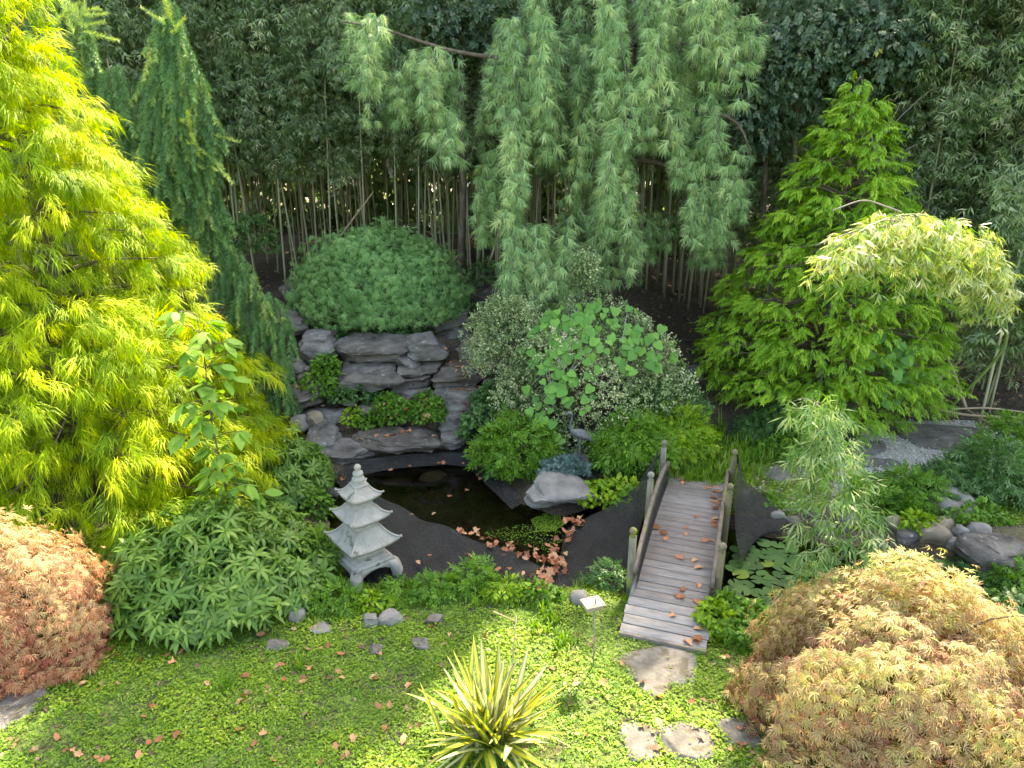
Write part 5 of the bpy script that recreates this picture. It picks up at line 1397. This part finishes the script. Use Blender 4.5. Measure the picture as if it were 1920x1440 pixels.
yb = on(918, 1408); yu = thing('variegated_yucca', 'yellow and green striped spiky yucca at the bottom centre of the lawn', 'yucca', yb)
for i in range(140):
    q = i/139; el = 1.45-1.2*q**1.1; az = i*2.39996+rng.normal()*.2
    off = np.array([rng.normal()*.09, rng.normal()*.07+.04, .06])
    D = np.array([math.cos(az)*math.cos(el), math.sin(az)*math.cos(el), math.sin(el)])
    me = SW[int(np.clip(q*5+rng.normal()*.7, 0, 5))] if (q < .86) else SWB[rng.integers(2)]
    if q >= .86: D[2] += .5
    up = np.array([-math.cos(az)*math.sin(el), -math.sin(az)*math.sin(el), math.cos(el)])+.15*rng.normal(size=3)
    place_mesh('leaf', me, yu, off, D, up, rng.uniform(.68, 1.02)*(1 if q < .8 else .85))
part('dry_stalk', tubes([(resample([yb, at(958, 1290, Y=5.85), at(965, 1185, Y=5.95), at(968, 1155, Y=6.0)], 10), np.linspace(.011, .006, 10)), (resample([at(966, 1165, Y=5.98), at(945, 1155, Y=5.9), at(925, 1146, Y=5.9)], 5), .005)], 6), M['dead_cane'], yu, True)

rng = np.random.default_rng(20)
# ------------------------------------------------------------------ small plants
def bush(px, py, rx, ry, h, n, Ts, scale, mat, label, cat='plant', name='leafy_plant', Y=None, **kw):
    c = on(px, py) if Y is None else at(px, py, Y=Y)
    return dome(c, rx, ry, h, n, Ts, scale, mat, label, cat, name, stem_mat='culm_green', **kw)
TSM = [t_ov(7, .045, .03, .06) for _ in range(4)]
TLN = [t_ov(8, .085, .022, .14) for _ in range(4)]
TJU = [t_tuft(24, .06) for _ in range(4)]
bush(735, 783, .36, .3, .42, 650, TSM, 1.0, 'herb', 'round bright green leafy clump above the pond, left of a pair', Y=13.1)
bush(801, 783, .34, .3, .44, 650, TSM, 1.0, 'herb', 'round deep green leafy clump above the pond, right of the pair', Y=13.15)
bush(688, 797, .26, .2, .16, 170, TSM, 1.0, 'herb', 'low light green plant left of the round clumps', Y=13.1)
bush(662, 788, .2, .2, .22, 160, TSM, .9, 'herb_lime', 'small yellow green tuft by the pale flat stone', Y=13.2)
bush(612, 700, .28, .25, .35, 330, TSM, 1.0, 'herb', 'bright green plant spilling over the left wall stones', Y=13.95)
bush(600, 735, .35, .3, .45, 420, TSM, 1.0, 'herb', 'green ferny plant growing down the wall beside the furrowed boulder', Y=13.6)
bush(650, 748, .42, .22, .3, 330, TSM, 1.0, 'herb_dark', 'dark green herbs at the foot of the wall', Y=13.6)
bush(705, 755, .25, .15, .16, 110, TSM, 1.0, 'herb_dark', 'dark low plants between wall and round clumps', Y=13.6)
bush(885, 690+60, .1, .1, .1, 40, TSM, .7, 'herb', 'tiny green tuft on the third step', Y=13.5, stems=2)
bush(652, 635, .7, .3, .22, 420, TSM, 1.0, 'herb_dark', 'low dark ground plants behind the broad capstone', Y=15.2)
bush(760, 630, .6, .3, .2, 300, TSM, 1.0, 'herb_dark', 'dark leafy ground plants under the right of the maple', Y=15.2)
bush(905, 815, .42, .35, .5, 600, TSM, 1.15, 'herb_dark', 'dark green bush beside the lowest step', Y=12.6)
bush(925, 775, .4, .35, .6, 600, TSM, 1.15, 'herb_dark', 'dark green bush under the left of the variegated shrub', Y=13.0)
bush(972, 870, .68, .5, .8, 1000, TLN, 1.3, 'herb', 'bright green pointed leaf bush left of the crane statue', Y=11.9, rbias=.1)
bush(1060, 885, .4, .25, .22, 500, TJU, 1.2, 'juniper', 'low blue green juniper at the crane statue feet', Y=11.25, droop=.3)
bush(1190, 985, .42, .3, .2, 330, TJU, 1.2, 'juniper', 'dark blue juniper hanging over the pond left of the bridge', Y=10.6)
bush(1185, 858, .65, .5, .7, 1200, TLN, 1.15, 'herb', 'tall green weeds between the crane and the bridge', Y=11.7, rbias=.12)
bush(1245, 840, .8, .55, .7, 1300, TLN, 1.15, 'herb_lime', 'light green weeds behind the far left bridge post', Y=12.2)
bush(1235, 790, .8, .4, .7, 800, TLN, 1.2, 'herb_dark', 'dark bamboo like weeds at the foot of the variegated shrub', Y=12.6)
bush(1150, 935, .55, .35, .28, 600, TSM, 1.1, 'herb_lime', 'low lime green plants behind the pale pond boulder', Y=10.75)
bush(1195, 955, .4, .3, .26, 500, TSM, 1.1, 'herb', 'leafy plant at the water left of the bridge rail', Y=10.35)
bush(1430, 830, .55, .4, .5, 650, TLN, 1.0, 'herb_dark', 'dark green herbs under the left of the green cypress', Y=13.0)
bush(1480, 850, .6, .35, .3, 500, TSM, 1.1, 'herb', 'low green herbs at the edge of the gravel walk', Y=12.4)
bush(1400, 938, .32, .22, .2, 300, TSM, 1.0, 'herb_lime', 'small lime plant right of the far bridge post', Y=10.95)
bush(1432, 958, .3, .25, .25, 300, TSM, 1.0, 'herb', 'small green plant above the upright pale stone', Y=10.5)
bush(1340, 1178, .26, .24, .3, 420, TSM, .95, 'herb_lime', 'round pale green clump at the right foot of the bridge')
bush(1362, 1158, .26, .22, .26, 360, TSM, 1.0, 'herb', 'leafy green plant between the bridge foot and the lily pads')
bush(1420, 1190, .5, .35, .25, 600, TSM, 1.0, 'herb', 'low green plants right of the bridge foot')
bush(1700, 945, .55, .4, .5, 700, TLN, 1.0, 'herb', 'green fern like plant left of the millstone')
bush(1790, 925, .6, .45, .55, 700, TLN, 1.0, 'herb_dark', 'green bushy plants behind the millstone')
bush(1850, 925, .8, .5, .8, 1000, TLN, 1.2, 'herb_dark', 'dark leafy bush at the right edge above the pond', rbias=.05)
bush(1895, 870, .6, .5, .8, 600, TLN, 1.2, 'herb', 'light green bamboo seedling bush at the right edge')
bush(1640, 945, .45, .35, .4, 500, TLN, 1.0, 'herb', 'green plants on the bank right of the drooping shoot')
bush(1720, 990, .28, .2, .2, 240, TSM, 1.0, 'herb_lime', 'small lime plant above the dark grey bank boulder')
bush(1820, 975, .5, .25, .25, 340, TSM, 1.0, 'herb', 'low green plants behind the pale bank boulders')
bush(1850, 1100, .55, .4, .3, 500, TLN, .9, 'herb_dark', 'dark green plants at the water right of the tan maple')
bush(1905, 1110, .4, .4, .45, 400, TLN, 1.0, 'herb', 'ferny plant in front of the big right slab')
bush(1900, 1170, .5, .4, .3, 500, TSM, 1.2, 'herb_dark', 'dark round leaved plants behind the tan maple at the right edge')
bush(1480, 780, .4, .3, .6, 300, TLN, 1.0, 'herb_dark', 'shaded weeds between shrub and green cypress', Y=13.6)
bush(885, 1108, .3, .2, .36, 280, TLN, .85, 'herb', 'bright green herb standing before the net', rbias=.1)
bush(755, 1118, .3, .2, .2, 160, TLN, .85, 'herb', 'leafy weeds right of the pagoda foot')
bush(632, 1135, .3, .2, .2, 180, TLN, .85, 'herb', 'leafy weeds in front of the left pagoda foot')
bush(600, 1060, .32, .4, .45, 450, TLN, .85, 'herb', 'green herbs left of the pagoda roofs')
bush(592, 960, .25, .3, .35, 320, TSM, 1.1, 'herb', 'bright herb on the pond bank left of the pagoda')
bush(820, 1118, .26, .16, .24, 170, TLN, .8, 'herb', 'ragged weeds at the bank between the pagoda and the bright herb')
bush(950, 1118, .28, .15, .22, 170, TLN, .8, 'herb_lime', 'light weeds at the bank right of the bright herb')
bush(1010, 1125, .3, .15, .2, 180, TSM, .95, 'herb', 'low weeds at the bank below the heaped leaves')
bush(700, 1140, .24, .14, .18, 130, TSM, .9, 'herb_lime', 'small lime weeds before the front pagoda leg')
bush(575, 1135, .3, .2, .2, 200, TSM, .95, 'herb', 'low herbs between broadleaf bamboo and pagoda')
bush(1145, 1105, .3, .2, .35, 300, TLN, .7, 'herb_dark', 'dark weeds at the left foot of the bridge')
bush(1510, 1280-40, .3, .3, .25, 240, TSM, 1.0, 'herb', 'green plants under the left edge of the tan maple', Y=6.8)
bush(480, 470, .5, .4, .8, 360, TOV, 1.1, 'herb_dark', 'dark leafy sapling in front of the grove beside the spruce', Y=17.5)
bush(915, 530, .6, .4, .5, 260, TOV, 1.0, 'herb_dark', 'small dark shrub at the grove foot behind the big boulder', Y=18.5)

# tall grass behind the bridge end
def grass_tuft(px, py, n, L, label, spread=.12, mat='grass', Y=None, W=.018, sp=.35):
    c = on(px, py) if Y is None else at(px, py, Y=Y); c[2] = min(c[2], h1(c[0], c[1])) if Y is None else c[2]
    P = np.stack([rng.normal(size=n)*spread, rng.normal(size=n)*spread, np.zeros(n)-.02], 1)
    a = rng.uniform(0, 2*PI, n); R = frames(np.stack([np.cos(a), np.sin(a), 0*a], 1), (0, 0, 1.))
    ar = stamp([t_grass(8, 1, W/L, sp) for _ in range(4)], P, R, L*rng.uniform(.7, 1.15, n), np.clip(.45+.2*rng.normal(size=n), 0, 1))
    return tag(link('grass_tuft', mesh_of('grass_tuft', ar[0], ar[1], ar[2], M[mat]), None, c), label, 'grass', kind='stuff')
grass_tuft(1345, 870, 90, .75, 'tall bright green grass behind the far end of the bridge', .4)
grass_tuft(1300, 893, 70, .5, 'fresh green grass overgrowing the far left end of the deck', .28)
grass_tuft(1360, 893, 60, .45, 'fresh green grass at the far right end of the deck', .25)
grass_tuft(1275, 885, 60, .5, 'loose bright grass before the light green weeds', .35)
grass_tuft(1215, 905, 50, .4, 'loose bright grass above the pond left of the far post', .3)
grass_tuft(1160, 905, 40, .35, 'short bright grass behind the pale pond boulder', .25)
grass_tuft(1405, 845, 60, .6, 'green grass between the bridge and the cypress', .35)
grass_tuft(1320, 830, 60, .8, 'tall brownish grass under the variegated shrub', .35)
grass_tuft(1105, 1100, 20, .5, 'wiry seed headed grass at the pond edge by the wooden box', .1, W=.008)
grass_tuft(1030, 1165, 16, .35, 'arching grass tuft on the bank left of the wooden box', .08)
grass_tuft(1060, 1205, 16, .35, 'arching grass tuft right of the yucca', .08)
grass_tuft(1005, 1185, 12, .3, 'small arching grass tuft above the yucca', .06)
grass_tuft(905, 1125, 16, .34, 'wispy grass on the bank before the bright herb', .1, W=.01)
grass_tuft(980, 1130, 18, .3, 'wispy grass on the bank below the net fold', .12, W=.01)
grass_tuft(830, 1110, 12, .4, 'thin curved grass in front of the net', .06, W=.01)
grass_tuft(795, 1120, 12, .35, 'thin grass right of the pagoda before the net', .06, W=.01)
grass_tuft(660, 1145, 14, .35, 'grass tuft before the pagoda foot', .08, W=.012)
grass_tuft(560, 1245, 12, .28, 'arching grass tuft in the shaded lawn', .06)
grass_tuft(420, 1290, 12, .28, 'arching grass tuft in the middle of the left lawn', .06)
grass_tuft(610, 905, 24, .4, 'grass hanging over the pond behind the pagoda', .12, W=.012)

rng = np.random.default_rng(21)
# ------------------------------------------------------------------ lawn
LAWN = np.array([(-7.0, 4.7), (6.2, 4.7), (6.5, 7.6), (5.0, 8.4), (2.9, 8.6), (1.0, 8.9), (-1.5, 9.0), (-2.8, 9.6), (-4.2, 10.5), (-8.5, 9.0)])
FL = [(o_.location.x, o_.location.y, o_.dimensions.x, o_.dimensions.y) for o_ in bpy.data.objects if o_.name.startswith('flagstone')]
def keep(q, clear=.03):
    d = poly_dist(q[:, 0], q[:, 1], POND); k = d > clear
    for (x, y, a, b_) in FL:
        k &= (((q[:, 0]-x)/(a*.38))**2+((q[:, 1]-y)/(b_*.38))**2 > 1+.25*np.sin(q[:, 0]*17)*np.sin(q[:, 1]*19)) | (rng.random(len(q)) < .03)
    lx = (q-BO)@BR; ly = (q-BO)@BA
    k &= ~((np.abs(lx) < .53) & (ly > S0-.02) & (ly < S1))
    k &= ((q[:, 0]+3.95)/1.25)**2+((q[:, 1]-8.4)/1.05)**2 > 1
    k &= ((q[:, 0]-3.98)/1.3)**2+((q[:, 1]-5.85)/1.05)**2 > 1
    k &= ((q[:, 0]+5.95)/1.0)**2+((q[:, 1]-7.2)/.85)**2 > 1
    k &= ((q[:, 0]-PG[0])**2+(q[:, 1]-PG[1])**2 > .3**2)
    return q[k]
def patch(q): return .5+.22*np.sin(q[:, 0]*1.9+.7*q[:, 1])*np.cos(q[:, 1]*2.3-q[:, 0]*.6)+.14*np.sin(q[:, 0]*5.1+1)*np.sin(q[:, 1]*6.3)
q = keep(in_poly(80000, LAWN)); q = q[rng.random(len(q)) < np.clip(.75+1.2*(patch(q)-.35)+.35*np.sin(q[:, 0]*4.3)*np.sin(q[:, 1]*5.1+q[:, 0]*2), .25, 1)]; n = len(q)
P = np.stack([q[:, 0], q[:, 1], hgt(q[:, 0], q[:, 1])-.005], 1); a = rng.uniform(0, 2*PI, n)
R = frames(np.stack([np.cos(a), np.sin(a), .25*rng.normal(size=n)], 1), np.array([0, 0, 1.])+.25*rng.normal(size=(n, 3)))
tag(link('ground_cover', (lambda ar: mesh_of('ground_cover', *ar, M['lawn']))(stamp(TCL, P, R, rng.uniform(.024, .05, n)*(.7+.6*np.clip(patch(q), 0, 1)), np.clip(.1+patch(q)*.75+.16*rng.normal(size=n), 0, 1)))), 'creeping green ground cover over the whole lawn', 'ground cover', kind='stuff')
q = keep(in_poly(20000, LAWN)); q = q[rng.random(len(q)) < np.clip(.4+1.2*(.6-patch(q)), .12, 1)]; n = len(q)
P = np.stack([q[:, 0], q[:, 1], hgt(q[:, 0], q[:, 1])-.005], 1); a = rng.uniform(0, 2*PI, n)
R = frames(np.stack([np.cos(a), np.sin(a), 0*a], 1), np.array([0, 0, 1.])+.12*rng.normal(size=(n, 3)))
tag(link('lawn_grass', (lambda ar: mesh_of('lawn_grass', *ar, M['grass']))(stamp([t_grass(6, 1, .055, .75) for _ in range(5)], P, R, rng.uniform(.05, .15, n), np.clip(.4+.22*rng.normal(size=n), 0, 1)))), 'fine green grass growing through the lawn ground cover', 'grass', kind='stuff')
# green growth on the far banks
BANK = np.array([on(x, y)[:2] for x, y in [(1090, 905), (1250, 880), (1400, 870), (1480, 860), (1560, 880), (1560, 950), (1480, 965), (1400, 975), (1300, 940), (1120, 940)]])
BANK2 = np.array([on(x, y)[:2] for x, y in [(1560, 945), (1700, 920), (1930, 900), (1930, 985), (1720, 995), (1600, 990)]])
for poly, n0, nm in ((BANK, 5200, 'low green growth on the bank around the far end of the bridge'), (BANK2, 4200, 'low green growth on the right bank above the boulders')):
    q = keep(in_poly(n0, poly), .05); n = len(q)
    P = np.stack([q[:, 0], q[:, 1], hgt(q[:, 0], q[:, 1])], 1); a = rng.uniform(0, 2*PI, n)
    R = frames(np.stack([np.cos(a), np.sin(a), .2*rng.normal(size=n)], 1), np.array([0, 0, 1.])+.25*rng.normal(size=(n, 3)))
    tag(link('bank_growth', (lambda ar: mesh_of('bank_growth', *ar, M['lawn']))(stamp(TCL, P, R, rng.uniform(.03, .065, n), np.clip(patch(q)*.8+.18*rng.normal(size=n), 0, 1)))), nm, 'ground cover', kind='stuff')

rng = np.random.default_rng(22)
# ------------------------------------------------------------------ lily pads
LP = []
for k in range(5):
    n = 22; v = [(0, 0, 0)]; nt2 = .22
    for i in range(n): a = nt2+(2*PI-2*nt2)*i/(n-1); r = .5*(1+.02*math.sin(5*a+k)); v.append((r*math.cos(a), r*math.sin(a), .012*math.sin(3*a+k)+.006))
    f = [(0, 1+i, 2+i) for i in range(n-1)]; LP.append(mesh_of('lily_pad', np.array(v), np.array(f), np.full(len(v), [.1, .35, .55, .75, .97][k]), M['lily'], False))
lp_px = []
zone = np.array([(1392, 1005), (1440, 1015), (1490, 1030), (1560, 1050), (1580, 1110), (1500, 1140), (1440, 1140), (1370, 1135), (1368, 1080), (1380, 1030)])
zone = np.array([at(x, y, z=WATER_Z)[:2] for x, y in zone])
pads = []
t_ = 0
while len(pads) < 85 and t_ < 4000:
    t_ += 1; q = in_poly(1, zone)[0]; s = rng.uniform(.19, .29)
    if all((q[0]-a)**2+(q[1]-b_)**2 > (.36*(s+c_))**2 for a, b_, c_ in pads): pads.append((*q, s))
for (x, y) in [(1695, 1062), (1715, 1070), (1740, 1062), (1760, 1060), (1785, 1062), (1705, 1052), (1730, 1052), (1770, 1052)]:
    q = at(x, y, z=WATER_Z); pads.append((q[0], q[1], rng.uniform(.2, .28)))
npd = len(pads)-8
for i, (x, y, s) in enumerate(pads):
    k = 4 if rng.random() < .05 else rng.integers(0, 4)
    o = link('lily_pad', LP[k], None, (x, y, WATER_Z+.006+.0012*(i % 9))); o.rotation_euler = (rng.normal()*.05, rng.normal()*.05, rng.uniform(0, 6.28)); o.scale = (s, s, s)
    if i < npd: tag(o, 'round green lily pad floating right of the bridge', 'lily pad', 'lily pads right of the bridge')
    else: tag(o, 'round green lily pad floating under the right bank boulders', 'lily pad', 'lily pads by the right bank')
# duckweed
q = in_poly(900, np.array([at(x, y, z=WATER_Z)[:2] for x, y in [(995, 975), (1020, 965), (1050, 968), (1058, 985), (1040, 998), (1005, 1000)]]))
q2 = at(0, 0, z=1)[:2]
q3 = in_poly(420, np.array([at(x, y, z=WATER_Z)[:2] for x, y in [(900, 1000), (980, 985), (1060, 1000), (1040, 1040), (960, 1020)]]))
q = np.concatenate([q, q3]); n = len(q); P = np.stack([q[:, 0], q[:, 1], np.full(n, WATER_Z+.004)], 1); a = rng.uniform(0, 2*PI, n)
ar = stamp([t_clover()], P*1.0, frames(np.stack([np.cos(a), np.sin(a), 0*a], 1), (0, 0, 1.)), rng.uniform(.012, .026, n), rng.random(n)); ar[0][:, 2] = np.minimum(ar[0][:, 2], WATER_Z+.02)
tag(link('duckweed', mesh_of('duckweed', *ar, M['algae'])), 'lime green duckweed patch floating beside the pale boulder', 'duckweed', kind='stuff')

# ------------------------------------------------------------------ fallen leaves
FLM = []
for k in range(8):
    r = np.random.default_rng(900+k); n = 11; v = [(0, 0, 0)]
    cu, cv = r.uniform(.3, 1.5), r.uniform(-.5, 1.0); ov = k % 2
    for i in range(n):
        a = 2*PI*i/n; rr = .5*(1.0 if i % 2 == 0 else (.85 if ov else .66))*r.uniform(.8, 1.12)*(1 if not ov else 1-.35*abs(math.sin(a))); x, y = rr*math.cos(a)*1.15, rr*math.sin(a); v.append((x, y, cu*y*y+cv*x*x))
    f = [(0, 1+i, 1+(i+1) % n) for i in range(n)]; v = np.array(v); v[:, 2] -= v[:, 2].min()
    FLM.append(mesh_of('fallen_leaf', v, np.array(f), np.full(len(v), .12+.11*k), M['fallen']))
NFL = [0]
def fallen(p, label, group, s=None, tilt=.25):
    o = link('fallen_leaf', FLM[rng.integers(8)], None, p); s = s or rng.uniform(.09, .15); o.scale = (s, s, s)
    o.rotation_euler = (rng.normal()*tilt, rng.normal()*tilt, rng.uniform(0, 6.28)); NFL[0] += 1
    return tag(o, label, 'leaf', group)
# on the bridge, mostly along the right rail
for i in range(36):
    s = rng.uniform(S0+.05, S1-.2); t = .43-abs(rng.normal())*.14 if rng.random() < .6 else rng.uniform(-.42, .42)
    fallen(BP(s, t, float(deck_z(s))+.002), 'brown curled leaf ' + ('gathered along the right rail of the bridge' if t > .25 else 'lying near the left rail of the bridge' if t < -.15 else 'lying in the middle of the bridge deck'), 'leaves on the bridge deck', tilt=.1)
# in the fold of the net
for i in range(70):
    t = rng.random(); x = np.interp(t, [0, .3, .6, 1], [1022, 1030, 1040, 1085])+rng.normal()*[13, 16, 10, 12][min(3, int(t*4))]; y = np.interp(t, [0, .3, .6, 1], [1100, 1070, 1040, 965])+rng.normal()*7
    fallen(at(x, y, z=-.02+rng.uniform(0, .05)), 'reddish brown leaf heaped in the fold of the pond net', 'leaves in the net fold', tilt=.4)
for i in range(30):
    x = rng.uniform(860, 1020); y = np.interp(x, [860, 950, 1020], [996, 1026, 1052])+rng.normal()*7-4
    fallen(at(x, y, z=np.interp(x, [860, 950, 1020], [.22, .12, .02])+.01), 'reddish brown leaf caught along the raised edge of the net', 'leaves along the net edge', s=rng.uniform(.07, .12), tilt=.4)
for i in range(34):
    x = rng.uniform(640, 960); y = np.interp(x, [640, 760, 860, 900, 960], [892, 870, 866, 880, 925])+rng.normal()*9
    fallen(at(x, y, z=-.15), 'pale brown leaf on the netting at the back of the pond', 'leaves at the back of the pond', s=rng.uniform(.06, .12))
for i in range(26):
    q = in_poly(1, POND[:])[0]
    if q[0] > 1.2 or q[1] > 11.8: continue
    fallen((q[0], q[1], WATER_Z+.004), 'brown leaf floating on the dark pond', 'leaves floating on the pond', s=rng.uniform(.06, .1), tilt=.05)
for i in range(9):
    x, y = rng.uniform(780, 1000), rng.uniform(1025, 1090); fallen(at(x, y, z=float(np.interp(y, [1025, 1090], [.16, .03]))+.02), 'single brown leaf lying on the dark net', 'leaves scattered on the net', s=rng.uniform(.06, .1))
deps = bpy.context.evaluated_depsgraph_get(); deps.update()
def drop(x, y, top=3.0):
    """highest rock or ground under a point"""
    hit, loc, nr, ix, ob, mt = scene.ray_cast(deps, Vector((x, y, top)), Vector((0, 0, -1)))
    return loc.z if hit else h1(x, y)
for (x0, x1, y0, y1, n, Y0, Y1) in [(835, 905, 664, 690, 16, 14.0, 14.5), (838, 905, 726, 738, 14, 13.6, 13.9), (850, 900, 770, 785, 8, 13.1, 13.4), (690, 830, 798, 812, 26, 12.75, 13.05), (535, 565, 680, 690, 7, 13.9, 14.1), (660, 740, 820, 835, 6, 12.6, 12.7), (545, 560, 725, 735, 4, 13.4, 13.6)]:
    for i in range(n):
        x, y = rng.uniform(x0, x1), rng.uniform(y0, y1); q = at(x, y, Y=np.interp(y, [y0, y1], [Y1, Y0])); fallen((q[0], q[1], drop(q[0], q[1], q[2]+.6)+.004), 'reddish brown leaf resting on the stones of the rock wall', 'leaves on the rock wall', s=rng.uniform(.08, .14))
for i in range(115):
    x, y = rng.uniform(60, 1420), rng.uniform(1175, 1435)
    if 800 < x < 1040 and y > 1200: continue
    q = on(x, y, .03)
    if poly_dist(q[:1], q[1:2], POND)[0] < 0.05: continue
    fallen(q, 'brown leaf fallen on the lawn ' + ('in front of the broadleaf bamboo' if x < 560 else 'between the pagoda and the yucca' if x < 850 else 'right of the yucca near the bridge foot'), 'leaves on the lawn', s=rng.uniform(.06, .115), tilt=.4)
# litter under the bamboo and on the banks
q = np.concatenate([in_poly(3800, np.array([(-8, 15.5), (9.5, 14.6), (13, 12.6), (13, 17), (8, 21), (-8, 21.5)])), in_poly(1300, np.array([(8.0, 12.2), (13, 11.5), (13, 16), (8.2, 16)])), in_poly(500, np.array([on(x, y)[:2] for x, y in [(1390, 880), (1500, 865), (1520, 900), (1430, 960)]])), in_poly(500, np.array([(-4, 12.7), (-.5, 12.7), (-.3, 14.2), (-4, 14.2)])), keep(in_poly(900, LAWN))]); n = len(q)
P = np.stack([q[:, 0], q[:, 1], hgt(q[:, 0], q[:, 1])+.01], 1); a = rng.uniform(0, 2*PI, n)
TLI = [t_leaf(1, .45, .2, (.5,), .1), t_leaf(1, .2, .2), t_leaf(1, .6, -.2, (.3, .7), .15)]
ar = stamp(TLI, P, frames(np.stack([np.cos(a), np.sin(a), .2*rng.normal(size=n)], 1), np.array([0, 0, 1.])+.3*rng.normal(size=(n, 3))), rng.uniform(.06, .12, n), rng.random(n))
tag(link('leaf_litter', mesh_of('leaf_litter', *ar, M['litter'])), 'brown dry leaf litter on the ground under the bamboo', 'leaf litter', kind='stuff')
